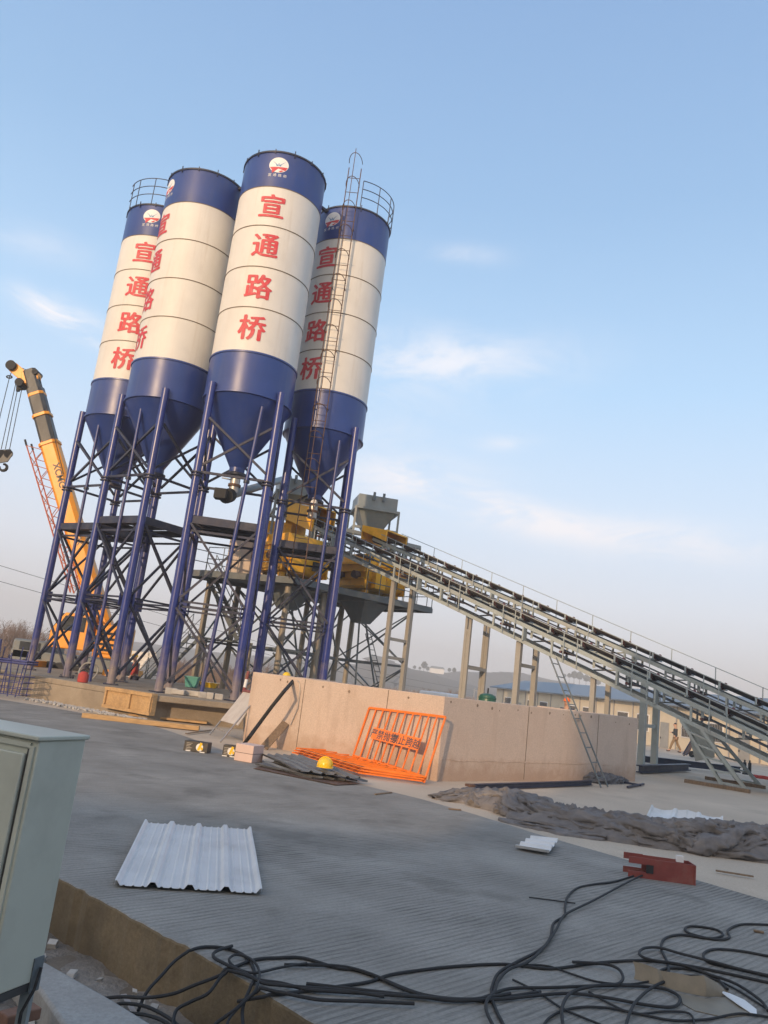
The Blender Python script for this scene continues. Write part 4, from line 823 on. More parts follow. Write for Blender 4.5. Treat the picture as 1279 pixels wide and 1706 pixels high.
# maker's lettering and numbers along the boom
def board_text(txt, size, p, xd, yd, mt, par, name='lettering', bold=.01, lift=.0):
    vs, fs = glyph(txt, size, bold); n_ = xd.cross(yd).normalized(); mb = MB(); mb.v = [p + xd * v.x + yd * v.y + n_ * lift for v in vs]; mb.f = fs; return mb.build(name, mt, par, smooth=False)
bdn = (b0 - b1).normalized(); bz = bdn.cross(V((0, -1, 0))).normalized(); bz = bz if bz.x > 0 else -bz
p_ = cp(97, 798); fr_ = V((0, -1, 0)) * (BW * .5 + .012)
pc = b1.lerp(b0, .17) + fr_ + bz * .12
board_text('XCMG', .42, pc, bdn, -bdn.cross(V((0, -1, 0))).normalized() * (-1), M['boom_dark'], th, bold=.02)
pc2 = b1.lerp(b0, .47) + fr_ + bz * .16
board_text('QY25K', .36, pc2, bdn, bdn.cross(V((0, -1, 0))).normalized(), M['boom_dark'], th, bold=.01)
# superstructure, lift ram, cab, carrier and wheels
ram0, ram1 = cp(150, 1085), b0.lerp(b1, .34)
MB().tube(ram0, ram0.lerp(ram1, .6), .2, n=14).build('lift_cylinder', M['crane_y'], th); MB().tube(ram0.lerp(ram1, .6), ram1, .12, n=12).build('lift_rod', M['alu'], th)
zb = gz(-13, CY)
ux0, ux1 = cp(95, 1085).x, cp(206, 1085).x
mb = MB(); mb.box(((ux0 + ux1) / 2 + .9, CY + .2, zb + 1.95), (ux1 - ux0 - 1.9, 2.2, .9)); mb.build('superstructure', M['crane_y'], th, bevel=.05)
mb = MB(); mb.box((ux1 - .55, CY + .2, zb + 2.3), (1.1, 2.3, 1.3)); mb.build('counterweight', M['crane_y'], th, bevel=.08)
for i in range(4): mb = MB(); mb.box((ux1 - .6, CY - .97, zb + 1.85 + .24 * i), (.8, .03, .1)); mb.build('grille', M['black'], th)
cx0 = ux0 + .85
mb = MB(); mb.prism([(-.85, 0), (.85, 0), (.85, 1.55), (-.35, 1.55), (-.85, .75)], -.5, .5)
mb.v = [V((cx0 + v.x, CY - .75 + v.z, zb + 1.7 + v.y)) for v in mb.v]; cabo = mb.build('operator_cab', M['crane_y'], th, bevel=.05)
mb = MB(); mb.prism([(-.62, .78), (.62, .78), (.62, 1.42), (-.3, 1.42)], -.515, -.505); mb.v = [V((cx0 + v.x, CY - .75 + v.z, zb + 1.7 + v.y)) for v in mb.v]; mb.build('cab_window', M['glass'], cabo)
mb = MB(); mb.prism([(-.93, .62), (-.86, .62), (-.40, 1.48), (-.46, 1.52)], -.44, .44); mb.v = [V((cx0 + v.x, CY - .75 + v.z, zb + 1.7 + v.y)) for v in mb.v]; mb.build('windscreen', M['glass'], cabo)
kx0, kx1 = ux0 - 1.6, ux1 + .5
mb = MB(); mb.box(((kx0 + kx1) / 2, CY + .1, zb + 1.15), (kx1 - kx0, 2.3, .6)); mb.build('carrier', M['tower'], th, bevel=.05)
mb = MB(); mb.box((kx0 + .75, CY + .1, zb + 1.45), (1.5, 2.3, .9)); mb.build('driver_cab', M['tower'], th, bevel=.12)
mb = MB(); mb.box((kx0 + .8, CY - 1.06, zb + 1.62), (.9, .03, .35)); mb.build('cab_window', M['glass'], th)
for x in (kx0 + .9, kx0 + 2.3, kx1 - 3.2, kx1 - 1.8):
    for sy in (-1.15, 1.15):
        wl = MB().tube((x, CY + .1 + sy - .14, zb + .55), (x, CY + .1 + sy + .14, zb + .55), .55, n=24).build('wheel', M['black'], th, bevel=.04)
        MB().tube((x, CY + .1 + sy * 1.0 - .16, zb + .55), (x, CY + .1 + sy + .16, zb + .55), .26, n=16).build('rim', M['alu'], wl)
for x in (kx0 + 1.6, kx1 - .3):
    for sy in (-1, 1): mb = MB(); mb.bar((x, CY + sy * 1.1, zb + .95), (x, CY + sy * 2.6, zb + .95), .25, .25); mb.bar((x, CY + sy * 2.5, zb + .95), (x, CY + sy * 2.5, zb + .02), .14, .14, (1, 0, 0)); mb.build('outrigger', M['crane_y'], th)
# hook block
hb = thing('hook_block', 'dark hook block hanging on ropes from the crane boom at the left edge', 'hook block', cp(8, 770))
mb = MB()
pp = [(-9, 750), (18, 748), (22, 757), (13, 770), (-2, 772), (-9, 765)]
q0 = [cp(a, b, -.22) for a, b in pp]; q1 = [cp(a, b, .22) for a, b in pp]; n = len(pp); mb.add(q0 + q1, [tuple(range(n)), tuple(range(n, 2 * n))] + [(i, (i + 1) % n, n + (i + 1) % n, n + i) for i in range(n)]); mb.build('block', M['boom_dark'], hb, bevel=.04)
for px in (2, 14): MB().tube(cp(px, 756, -.26), cp(px, 756, .26), .2, n=16).build('sheave', M['black'], hb)
c0 = cp(6, 777); MB().path([c0 + V((.17 * math.cos(t), 0, .16 * math.sin(t) - .05)) for t in [R_(100 - 29 * i) for i in range(11)]], [.05, .055, .06, .07, .075, .075, .07, .065, .055, .045, .03], 8).build('hook', M['black'], hb)

# ------------------------------------------------------------------ people
def tube_skin(name, edges, pts, rad, mt, par, lv=2):
    me = bpy.data.meshes.new(name); o = bpy.data.objects.new(name, me); COL.objects.link(o); o.parent = par
    off = par.location
    me.from_pydata([V(p) - off for p in pts], edges, []); 
    sk = o.modifiers.new('skin', 'SKIN'); sk.use_smooth_shade = True
    for i, r in enumerate(rad): me.skin_vertices[0].data[i].radius = (r, r) if not isinstance(r, tuple) else r; me.skin_vertices[0].data[i].use_root = (i == 0)
    sb = o.modifiers.new('sub', 'SUBSURF'); sb.levels = lv; sb.render_levels = lv
    me.materials.append(mt); return o
def person(label, base, face, helmet=None, top='jacket', bottom='khaki', stride=.22, armb=.3, lean=0.0, arms=None, scale=1.0, hairy=True):
    th = thing('person', label, 'person', base)
    Fd = V((math.cos(face), math.sin(face), 0)); Sd = V((-math.sin(face), math.cos(face), 0)); Z = V((0, 0, 1)); B = V(base)
    def q(f, s, z): return B + (Fd * (f + lean * max(0, z - .9)) + Sd * s + Z * z) * scale
    hip, chest, neck = q(0, 0, .95), q(.02, 0, 1.28), q(.02, 0, 1.47)
    pts = [hip, q(.01, 0, 1.12), chest, q(.01, 0, 1.40), neck, q(.04, 0, 1.60), q(.05, 0, 1.70)]; rad = [(.15, .12), (.13, .11), (.16, .12), (.12, .09), .055, .088, .085]
    ed = [(0, 1), (1, 2), (2, 3), (3, 4), (4, 5), (5, 6)]
    hands = []
    for sg in (-1, 1):
        i = len(pts); ar = (arms or {}).get(sg, [(0.0 + .05, .23, 1.14), (.12 * sg * armb / .3 + .06, .26, .93)])
        pts += [q(.0, .17 * sg, 1.40), q(ar[0][0], ar[0][1] * sg, ar[0][2]), q(ar[1][0], ar[1][1] * sg, ar[1][2])]; rad += [.065, .048, .036]; ed += [(3, i), (i, i + 1), (i + 1, i + 2)]
        ha = (pts[-1] - pts[-2]).normalized(); palm = pts[-1] + ha * .07; pts.append(palm); rad.append((.030, .018)); ed.append((i + 2, i + 3)); hands.append((palm, ha, sg))
        j = len(pts); f = stride * sg
        pts += [q(0, .095 * sg, .88), q(f * .5 + .03, .10 * sg, .50), q(f * 1.05 - .02, .10 * sg, .09), q(f * 1.05 + .15, .11 * sg, .04)]; rad += [.088, .062, .045, (.045, .035)]; ed += [(0, j), (j, j + 1), (j + 1, j + 2), (j + 2, j + 3)]
    # five fingers rooted in each palm
    for palm, ha, sg in hands:
        i0 = min(range(len(pts)), key=lambda k: (pts[k] - palm).length); yy = Sd * sg
        for a, l in ((-.024, .06), (-.008, .072), (.008, .068), (.024, .055)):
            k = len(pts); pts += [palm + Fd * a * 1 + ha * l * .6, palm + Fd * a * 1.1 + ha * l - yy * .018]; rad += [.009, .008]; ed += [(i0, k), (k, k + 1)]
        k = len(pts); pts += [palm + Fd * .036 - ha * .01, palm + Fd * .048 + ha * .035]; rad += [.010, .008]; ed += [(i0, k), (k, k + 1)]
    tube_skin('body', ed, pts, rad, M['skin'], th)
    # clothing follows the body, slightly larger
    idx = lambda p: min(range(len(pts)), key=lambda k: (pts[k] - p).length)
    tp = [q(0, 0, .90), q(.01, 0, 1.12), chest, q(.01, 0, 1.42)]; tr = [(.18, .145), (.165, .14), (.19, .15), (.13, .10)]; te = [(0, 1), (1, 2), (2, 3)]
    for sg in (-1, 1):
        i = len(tp); ar = (arms or {}).get(sg, [(0.05, .23, 1.14), (.12 * sg * armb / .3 + .06, .26, .93)])
        tp += [q(.0, .18 * sg, 1.40), q(ar[0][0], ar[0][1] * sg, ar[0][2]), q(ar[1][0], ar[1][1] * sg, ar[1][2])]; tr += [.085, .066, .052]; te += [(3, i), (i, i + 1), (i + 1, i + 2)]
    tube_skin('jacket', te, tp, tr, M[top], th)
    bp_ = [q(0, 0, .96)]; br = [(.175, .14)]; be = []
    for sg in (-1, 1):
        i = len(bp_); f = stride * sg; bp_ += [q(0, .095 * sg, .85), q(f * .5 + .03, .10 * sg, .50), q(f * 1.05 - .02, .10 * sg, .13)]; br += [.105, .082, .065]; be += [(0, i), (i, i + 1), (i + 1, i + 2)]
    tube_skin('trousers', be, bp_, br, M[bottom], th)
    for sg in (-1, 1):
        f = stride * sg; tube_skin('shoe', [(0, 1), (1, 2)], [q(f * 1.05 - .05, .10 * sg, .055), q(f * 1.05 + .05, .10 * sg, .05), q(f * 1.05 + .19, .11 * sg, .04)], [.052, .052, .036], M['black'], th, 1)
    # head: rounder skull, nose, ears, eyes, mouth
    hc_ = q(.05, 0, 1.635)
    def ell(name, c, r, mt, cut=None, par=th, nn=14):
        mb = MB(); prof = []
        for k in range(nn + 1):
            a = -math.pi / 2 + math.pi * k / nn
            if cut is not None and math.sin(a) < cut: continue
            prof.append((max(.001, math.cos(a)), math.sin(a)))
        mb.lathe(prof, (0, 0, 0), 20); mb.v = [c + (Fd * v.x * r[0] + Sd * v.y * r[1] + Z * v.z * r[2]) * scale for v in mb.v]; return mb.build(name, mt, par)
    ell('head', hc_, (.098, .078, .122), M['skin'])
    ell('nose', hc_ + (Fd * .098 - Z * .012) * scale, (.02, .013, .022), M['skin'], nn=8)
    for sg in (-1, 1): ell('ear', hc_ + Sd * .078 * sg * scale, (.02, .01, .03), M['skin'], nn=8); ell('eye', hc_ + (Fd * .088 + Sd * .03 * sg + Z * .012) * scale, (.012, .013, .009), M['hair'], nn=8)
    ell('mouth', hc_ + (Fd * .088 - Z * .055) * scale, (.01, .022, .006), M['redvest'], nn=8)
    if hairy: ell('hair', hc_ + (-Fd * .012 + Z * .012) * scale, (.10, .086, .122), M['hair'], cut=.05 if helmet else .12)
    if helmet:
        hm = ell('helmet', hc_ + Z * .045 * scale, (.135, .115, .125), M[helmet], cut=0.0)
        mb = MB(); mb.lathe([(1.0, 0), (1.14, -.03), (1.12, -.06), (.98, -.03)], (0, 0, 0), 24); mb.v = [hc_ + Z * .047 * scale + (Fd * v.x * (.140 if v.x < 0 else .165) + Sd * v.y * .118 + Z * v.z * .2) * scale for v in mb.v]; mb.build('brim', M[helmet], hm)
    return th
pw = G(1124, 1251, -.22)
person('person in a dark jacket and khaki trousers walking away in front of the cream building', (pw.x, pw.y, gz(pw.x, pw.y) + .02), R_(150), None, 'jacket', 'khaki', .30, arms={-1: [(.05, .24, 1.14), (.28, .16, 1.16)], 1: [(-.05, .25, 1.12), (-.08, .27, .9)]})
pr = D(231, 1092, 32.6)
person('person in red work clothes and a yellow helmet among the silo legs', (pr.x, pr.y, pr.z - 1.74), R_(200), 'hat', 'redvest', 'navy', .12, lean=.12)
po = D(945, 1167, 26.8)
person('person in an orange helmet looking over the pit wall from behind, beside the ladder', (po.x, po.y, po.z - 1.70), R_(235), 'orange_hat', 'navy', 'navy', .05)
py_ = D(476, 1124, 23.5)
person('person in a yellow helmet mostly hidden behind the left part of the pit wall', (py_.x, py_.y, py_.z - 1.72), R_(60), 'hat', 'navy', 'navy', .08)
# ------------------------------------------------------------------ things lying about the yard
def wallpt(px, py, off=0.0):      # a point on the sunlit face of the pit wall
    nn = V((-n1_.x, -n1_.y, 0)); k = (WC + nn * off).dot(nn); d = ray(px, py); return EYEP + d * ((k - EYEP.dot(nn)) / d.dot(nn))
def gate(label, bl, br, tr, tl, grp, text=True):
    th = thing('safety_gate', label, 'gate', bl, grp); bl, br, tr, tl = V(bl), V(br), V(tr), V(tl)
    xd = (br - bl).normalized(); nrm = xd.cross(tl - bl).normalized()
    def q(u, v): return (bl.lerp(br, u)).lerp(tl.lerp(tr, u), v)
    for a, b, w_ in ((q(0, 0), q(0, 1), .045), (q(1, 0), q(1, 1), .045)): MB().bar(a, b, w_, .03, nrm).build('frame_post', M['orange'], th, bevel=.004)
    MB().bar(q(0, 1), q(1, 1), .03, .05, (q(0, 1) - q(0, 0)).normalized()).build('top_rail', M['orange'], th, bevel=.004)
    for i in range(1, 10): MB().bar(q(i / 10, .1), q(i / 10, .985), .034, .022, nrm).build('bar', M['orange'], th)
    a, b = q(0, .05), q(1, .05); vd = (q(.5, 1) - q(.5, 0)); H_ = vd.length; vd.normalize(); kp = MB(); kp.bar(a, b, .012, H_ * .10, vd); kick = kp.build('kick_plate', M['orange'], th)
    for i in range(9):
        c_ = q(.07 + i * .107, .05) ; MB().add([c_ + xd * x_ + vd * y_ + nrm * s_ for s_ in (.0085, -.0085) for x_, y_ in ((-.075, -.045), (.035, -.045), (.075, .045), (-.035, .045))], [(0, 1, 2, 3), (4, 5, 6, 7), (0, 1, 5, 4), (1, 2, 6, 5), (2, 3, 7, 6), (3, 0, 4, 7)]).build('black_stripe', M['black'], kick)
    if text:
        a, b = q(.17, .56), q(.80, .52); xt = (b - a).normalized(); sp = MB(); sp.bar(a + nrm * .02, b + nrm * .02, .014, .25, vd); pl = sp.build('text_panel', M['orange'], th)
        for t_, f in (('严禁抛物', .26), ('禁止跨越', .74)): board_text(t_, .21, a.lerp(b, f) + nrm * .030, xt, (vd - xt * vd.dot(xt)).normalized(), M['signt'], pl, bold=.012)
    return th
gBL, gBR, gTR, gTL = G(586, 1266, .06), G(706, 1304, .01), D(742, 1194.5, 16.62), wallpt(615, 1179, .03)
gate('upright orange safety gate leaning on the wall, printed with a warning', gBL, gBR, gTR, gTL, 'orange safety gates')
f0, f1, f2, f3 = G(490, 1258), G(578, 1263), G(706, 1305), G(600, 1292)
for i, l in enumerate(('orange safety gate at the bottom of the flat stack under the upright gate', 'orange safety gate in the middle of the flat stack under the upright gate', 'orange safety gate on top of the flat stack beside the yellow helmet')):
    z = V((.04 * i - .05, -.03 * i, .05 + .055 * i)); gate(l, f0 + z, f3 + z, f2 + z * .8, f1 + z, 'orange safety gates', False)
# dark sheets beside the gates
def rib_sheet(name, label, cat, c00, c10, c11, c01, mt, ribs, rh, minor=0, lift=0.004, sag=0.0, wav=0.0, grp=None, seed=0, rw=.022):
    """ribbed sheet: ribs run from the 0-edge to the 1-edge, profile across u"""
    prof = []; c00, c10, c11, c01 = V(c00), V(c10), V(c11), V(c01); wid = (c10 - c00).length
    for i in range(ribs):
        u = i / (ribs - 1); r = rw / wid
        prof += [(u - r * 1.7, 0), (u - r * .7, rh), (u + r * .7, rh), (u + r * 1.7, 0)]
        if i < ribs - 1:
            for k in range(minor): uu = u + (k + 1) / (minor + 1) / (ribs - 1); prof += [(uu - r * .5, 0), (uu - r * .2, rh * .2), (uu + r * .2, rh * .2), (uu + r * .5, 0)]
    prof = [(min(1, max(0, u)), h) for u, h in prof]; prof = [prof[0]] + [b for a, b in zip(prof, prof[1:]) if abs(b[0] - a[0]) > 1e-5 or abs(b[1] - a[1]) > 1e-5]
    nv = 14; vs = []; n_ = len(prof); nrm = (c10 - c00).cross(c01 - c00).normalized(); nrm = nrm if nrm.z > 0 else -nrm
    for layer in (0, -.0025):
        for j in range(nv + 1):
            t_ = j / nv
            for u, h in prof: p = c00.lerp(c10, u).lerp(c01.lerp(c11, u), t_); vs.append(p + nrm * (h + lift + layer + wav * noise.noise(V((u * 3 + seed, t_ * 3, 1))) + sag * (1 - math.sin(math.pi * t_)) * u))
    fs = []; N1 = n_ * (nv + 1)
    for j in range(nv):
        for i in range(n_ - 1):
            a = j * n_ + i; fs += [(a, a + 1, a + n_ + 1, a + n_), (N1 + a, N1 + a + n_, N1 + a + n_ + 1, N1 + a + 1)]
    for i in range(n_ - 1): fs += [(i, N1 + i, N1 + i + 1, i + 1), (nv * n_ + i, nv * n_ + i + 1, N1 + nv * n_ + i + 1, N1 + nv * n_ + i)]
    for j in range(nv): fs += [(j * n_, (j + 1) * n_, N1 + (j + 1) * n_, N1 + j * n_), (j * n_ + n_ - 1, N1 + j * n_ + n_ - 1, N1 + (j + 1) * n_ + n_ - 1, (j + 1) * n_ + n_ - 1)]
    o = MB().add(vs, fs).build(name, mt, sharp=20); tag(o, label, cat, grp); return o
M['darksheet'] = mat('dark_galvanised_sheet', (0.16, 0.165, 0.17), 0.45, metal=0.4, var=0.2, dirt=(.10, .07, .05), dirt_amt=.5, dirt_scale=4)
rib_sheet('roofing_sheet', 'dark grey ribbed sheet on top of the pile beside the pink carton', 'metal sheet', G(434, 1257, .14), G(498, 1259, .14), G(600, 1297, .12), G(498, 1285, .10), M['darksheet'], 6, .03, 0, wav=.03, grp='dark sheets', seed=2)
rib_sheet('roofing_sheet', 'dark grey ribbed sheet at the bottom of the pile beside the pink carton', 'metal sheet', G(425, 1274, .03), G(500, 1262, .06), G(612, 1303, .04), G(520, 1297, .02), M['darksheet'], 6, .03, 0, wav=.03, grp='dark sheets', seed=5)
rib_sheet('steel_plate', 'flat rusty plate lying under the dark ribbed sheets', 'steel plate', G(422, 1280, .012), G(470, 1268, .012), G(598, 1306, .012), G(560, 1308, .012), M['rust'], 2, .004, 0)
# hard hat on the stack
hh = G(541, 1277, .2); th = thing('hard_hat', 'yellow hard hat lying on the flat orange gates', 'helmet', hh)
mb = MB(); mb.lathe([(.13, 0), (.133, .03), (.125, .08), (.10, .125), (.06, .152), (.015, .162)], hh, 28, True); mb.build('shell', M['hat'], th)
mb = MB(); mb.lathe([(.128, .004), (.16, -.004), (.158, -.012), (.126, -.004)], hh, 28); mb.build('brim', M['hat'], th)
mb = MB(); mb.path([hh + V((.137 * math.cos(a), 0, .012 + .160 * math.sin(a))) for a in [math.pi * i / 12 for i in range(13)]], .012, 6); mb.build('crest', M['hat'], th)
# cartons
def carton(label, p, sx, sy, sz, rz, mt, mark, cat='box'):
    th = thing('carton', label, cat, p); mb = MB(); mb.box(V(p) + V((0, 0, sz / 2 + .003)), (sx, sy, sz), rz); mb.build('box', mt, th, bevel=.006)
    X = V((math.cos(rz), math.sin(rz), 0)); Y = V((-math.sin(rz), math.cos(rz), 0)); Z = V((0, 0, 1)); F = V(p) - Y * (sy / 2 + .002) + Z * (sz / 2)
    if mark:
        c_ = F + X * sx * .16
        mb = MB(); mb.add([c_ + X * .075 * math.cos(a) + Z * .075 * math.sin(a) for a in [2 * math.pi * i / 24 for i in range(24)]], [tuple(range(24))]); mb.build('round_mark', M['white'], th)
        mb = MB(); mb.bar(c_ - X * .02 - Z * .06 - Y * .003, c_ + X * .03 + Z * .09 - Y * .003, .05, .006, Y); mb.bar(c_ + X * .03 - Z * .02 - Y * .003, c_ + X * .07 - Z * .02 - Y * .003, .05, .005, Y); mb.build('tool_picture', M['hat'], th)
        mb = MB()
        for i in range(5): mb.bar(F - X * sx * .40 + Z * (.06 - .03 * i) - Y * .001, F - X * (sx * .40 - .12 + .02 * (i % 3)) + Z * (.06 - .03 * i) - Y * .001, .008, .004, Y)
        mb.build('print_lines', M['alu'], th)
        for x in (-.3, .3): MB().frame(V(p) + X * sx * x + Z * .012, X * .05, Y * (sy / 2 + .004), Z * .009).build('foot_strip', M['white'], th)
    else:
        for i, x in enumerate((-.22, .22)): MB().frame(V(p) + Z * (sz / 2 + .003) , X * (sx / 2 + .002), Y * (sy / 2 + .002), Z * .004).build('strap', M['black'], th) if i == 0 else None
    return th
M['blackbox'] = mat('black_printed_carton', (0.035, 0.033, 0.03), 0.5, var=0.2, scale=9, dirt=(.16, .10, .04), dirt_amt=.35, dirt_scale=9)
carton('black printed tool carton with a yellow picture lying alone on the slab edge', G(328, 1252, 0), .50, .24, .20, R_(-8), M['blackbox'], True)
carton('smaller black printed tool carton standing next to the pink carton', G(382, 1260, 0), .26, .2, .22, R_(-5), M['blackbox'], True)
carton('pale pink strapped carton standing next to the dark sheets', G(413, 1268, 0), .40, .42, .32, R_(-22), M['pink'], False)
# board leaning on the wall, hose, cable
def beam(name, label, cat, a, b, w_, h_, mt, upv=(0, 0, 1), grp=None): return tag(MB().bar(a, b, w_, h_, upv).build(name, mt, bevel=.006), label, cat, grp)
beam('plank', 'short weathered plank leaning on the sunlit face of the pit wall', 'plank', G(440, 1247, .0) + V((0, -.05, .03)), wallpt(476, 1204, .05), .04, .19, M['oldwood'], (1, .2, 0))
hs = [G(404, 1242, .04), G(415, 1228, .28), D(432, 1205, 18.9), D(452, 1178, 18.75), D(472, 1153, 18.72), wallpt(486, 1137, .03), wallpt(491, 1131, -.05) + V((0, .1, .02)), wallpt(492, 1140, -.45)]
tag(MB().path(hs, .045, 10).build('hose', M['black']), 'thick black hose hanging over the top of the pit wall', 'hose')
hs = [wallpt(492, 1131, -.05), wallpt(498, 1136, .02), wallpt(500, 1150, .02), wallpt(496, 1180, .02), wallpt(484, 1208, .02)]
tag(MB().path(hs, .012, 6).build('cable', M['alu']), 'thin grey cable hanging down the pit wall beside the black hose', 'cable')
# site sign on its stand
TLp, TRp, BRp, BLp = D(406, 1151, 21.35), D(431, 1155.5, 20.55), D(396, 1208, 20.2), D(367, 1200, 20.9)
sg_ = thing('notice_board', 'dusty white notice board tilted on metal legs at the left end of the pit wall', 'sign', G(370, 1230))
xs_ = (BRp - BLp).normalized(); ys_ = (TLp - BLp).normalized(); ns_ = xs_.cross(ys_).normalized(); ns_ = ns_ if ns_.y < 0 else -ns_
MB().add([p + ns_ * s for s in (0, -.03) for p in (BLp, BRp, TRp, TLp)], [(0, 1, 2, 3), (7, 6, 5, 4), (0, 1, 5, 4), (1, 2, 6, 5), (2, 3, 7, 6), (3, 0, 4, 7)]).build('board', M['signw'], sg_, bevel=.004)
MB().bar(TLp + ns_ * .01, TRp + ns_ * .01, .05, .06, ys_).build('top_strip', M['redbeam'], sg_)
random.seed(11); mb = MB(); HH = (TLp - BLp).length; WW = (BRp - BLp).length
for i in range(13):
    y = HH * (.26 + .052 * i); x = .06
    while x < WW - .1:
        l = random.uniform(.03, .12)
        if random.random() < .8: p = BLp + ys_ * y + xs_ * x; mb.frame(p + xs_ * l / 2 + ns_ * .004, xs_ * l / 2, ys_ * .012, ns_ * .001)
        x += l + .02
for i in range(6): p = BLp + ys_ * HH * .12 + xs_ * (WW * (.15 + .14 * i)); mb.frame(p + ns_ * .004, xs_ * .022, ys_ * .05, ns_ * .001)
mb.build('print_lines', M['signt'], sg_)
for a, b in ((TLp, G(349, 1224, .0)), (TRp, G(367, 1236, .0))): MB().bar(a - ns_ * .03, b, .03, .03).build('leg', M['alu'], sg_)
for p in (TLp, TRp): MB().bar(p - ns_ * .03, V((p.x + .15, p.y + .25, 0)), .03, .03).build('rear_leg', M['alu'], sg_)
MB().bar(BLp.lerp(G(349, 1224), .5), BRp.lerp(G(367, 1236), .5), .025, .025).build('crossbar', M['alu'], sg_)
th = thing('marker_pole', 'red and white striped marker pole standing beside the left end of the pit wall', 'pole', G(400, 1172, .69)); p0, p1 = D(401, 1172, 24.0), D(414, 1118, 24.0)
for i in range(4): MB().tube(p0.lerp(p1, i / 4), p0.lerp(p1, (i + 1) / 4), .05, n=10).build('band', M['white'] if i % 2 == 0 else M['redbeam'], th)
# timber by the foundation
beam('plank', 'long pale timber plank lying in front of the foundation, nearest the slab', 'plank', G(138, 1191, .06), G(332, 1213, .06), .24, .12, M['wood'])
beam('plank', 'second pale timber plank lying just behind the longest one', 'plank', G(215, 1190, .04), G(345, 1204, .05), .28, .06, M['wood'])
beam('plank', 'thin dark slat lying on the ground by the notice board', 'plank', G(310, 1222, .015), G(352, 1216, .02), .06, .02, M['oldwood'])
def formwork(label, a, b, dep, h):
    th = thing('formwork_box', label, 'formwork', a); a, b = V(a), V(b); X = (b - a).normalized(); Y = V((-X.y, X.x, 0)); Z = V((0, 0, 1)); l = (b - a).length
    for y in (0, dep): MB().frame(a + X * l / 2 + Y * y + Z * h / 2, X * l / 2, Y * .012, Z * h / 2).build('side_board', M['wood'], th)
    for x in (.02, l - .02): MB().frame(a + X * x + Y * dep / 2 + Z * h / 2, X * .02, Y * (dep / 2 - .014), Z * h / 2).build('end_board', M['wood'], th)
    for z in (.05, h - .05): MB().frame(a + X * l / 2 - Y * .04 + Z * z, X * l / 2, Y * .026, Z * .045).build('batten', M['wood'], th)
    for t_ in (.03, .55, .97): MB().frame(a + X * l * t_ - Y * .045 + Z * h * .5, X * .035, Y * .022, Z * (h / 2 - .1)).build('cleat', M['wood'], th)
pc_ = V((-5.75, 23.05, .12)); pd_ = V((-3.85, 2.45, 0)).normalized(); pn_ = V((-pd_.y, pd_.x, 0)); pn_ = pn_ if pn_.y < 0 else -pn_
formwork('yellow timber formwork box at the near corner of the silo foundation', pc_ + pd_ * 1.95 + pn_ * .20, pc_ - pd_ * .05 + pn_ * .20, .14, .60)
formwork('yellow timber formwork box behind the rebar cage at the left', G(36, 1152, .05), G(92, 1158, .05), .4, .5)
# rebar cage at the left edge
M['rebar'] = mat('dark_blue_rebar', (0.030, 0.036, 0.16), 0.5, var=.3)
th = thing('rebar_cage', 'dark blue rebar cage standing at the left edge in front of the crane', 'rebar cage', (-11.6, 25.2, 0))
mb = MB(); random.seed(5)
X0, X1, Y0, Y1 = -13.2, -10.35, 24.5, 25.3
for i in range(13):
    x = X0 + (X1 - X0) * i / 12
    for y in (Y0, Y1):
        dx = random.uniform(-.12, .12); mb.path([(x, y, .05), (x + dx * .5, y, .8), (x + dx, y + random.uniform(-.05, .05), random.uniform(1.25, 1.75))], .016, 5)
mb.build('upright_bars', M['rebar'], th)['kind'] = 'stuff'
for z in (.12, .3, .48, .66, 1.05, 1.12):
    mb = MB(); mb.path([(X0, Y0, z), (X1 + .15, Y0, z), (X1 + .15, Y1, z), (X0, Y1, z)], .014 if z < 1 else .03, 5, True); mb.build('hoop', M['rebar'], th)
for x in (-12.4, -11.5): mb = MB(); mb.tube((x, 25.0, .35), (x + .05, 25.0, 1.0), .05, .17, 12); mb.tube((x + .05, 25.0, 1.0), (x + .12, 25.0, 1.7), .17, .05, 12); mb.build('anchor_cone', M['blue_steel'], th)
# small things on the foundation
p = G(137, 1137, .69); th = thing('gas_canister', 'small red canister standing on the foundation between silo legs', 'canister', p)
mb = MB(); mb.lathe([(.02, 0), (.15, .01), (.16, .05), (.16, .24), (.1, .32), (.03, .34)], p, 20); mb.build('body', M['redvest'], th); MB().path([p + V((.1 * math.cos(a), 0, .33 + .07 * math.sin(a))) for a in [math.pi * i / 8 for i in range(9)]], .014, 6).build('handle', M['black'], th)
p = G(140, 1134, .69) + V((-.05, .4, 0)); tag(MB().path([p + V((.3 * math.cos(a), .06 * math.sin(3 * a), .3 + .28 * math.sin(a))) for a in [2 * math.pi * i / 40 for i in range(80)]], .03, 6).build('hose_coil', M['plaster']), 'grey coil of hose behind the red canister', 'hose')
p = G(318, 1145, .69); th = thing('bin', 'turquoise plastic bin standing on the foundation under the front silo', 'bin', p)
mb = MB(); mb.hull8([p + V((a * .2, b * .18, 0)) for a, b in ((-1, -1), (1, -1), (1, 1), (-1, 1))], [p + V((a * .27, b * .24, .40)) for a, b in ((-1, -1), (1, -1), (1, 1), (-1, 1))]); mb.build('body', M['teal_bin'], th, bevel=.02)
mb = MB(); mb.frame(p + V((0, 0, .41)), V((.29, 0, 0)), V((0, .26, 0)), V((0, 0, .02))); mb.build('rim', M['teal_bin'], th)
p = G(347, 1151, .69); th = thing('tray', 'yellow orange tray on bricks on the foundation under the front silo', 'tray', p)
mb = MB(); mb.hull8([p + V((a * .25, b * .18, .12)) for a, b in ((-1, -1), (1, -1), (1, 1), (-1, 1))], [p + V((a * .36, b * .26, .32)) for a, b in ((-1, -1), (1, -1), (1, 1), (-1, 1))]); mb.build('body', M['hat'], th, bevel=.01)
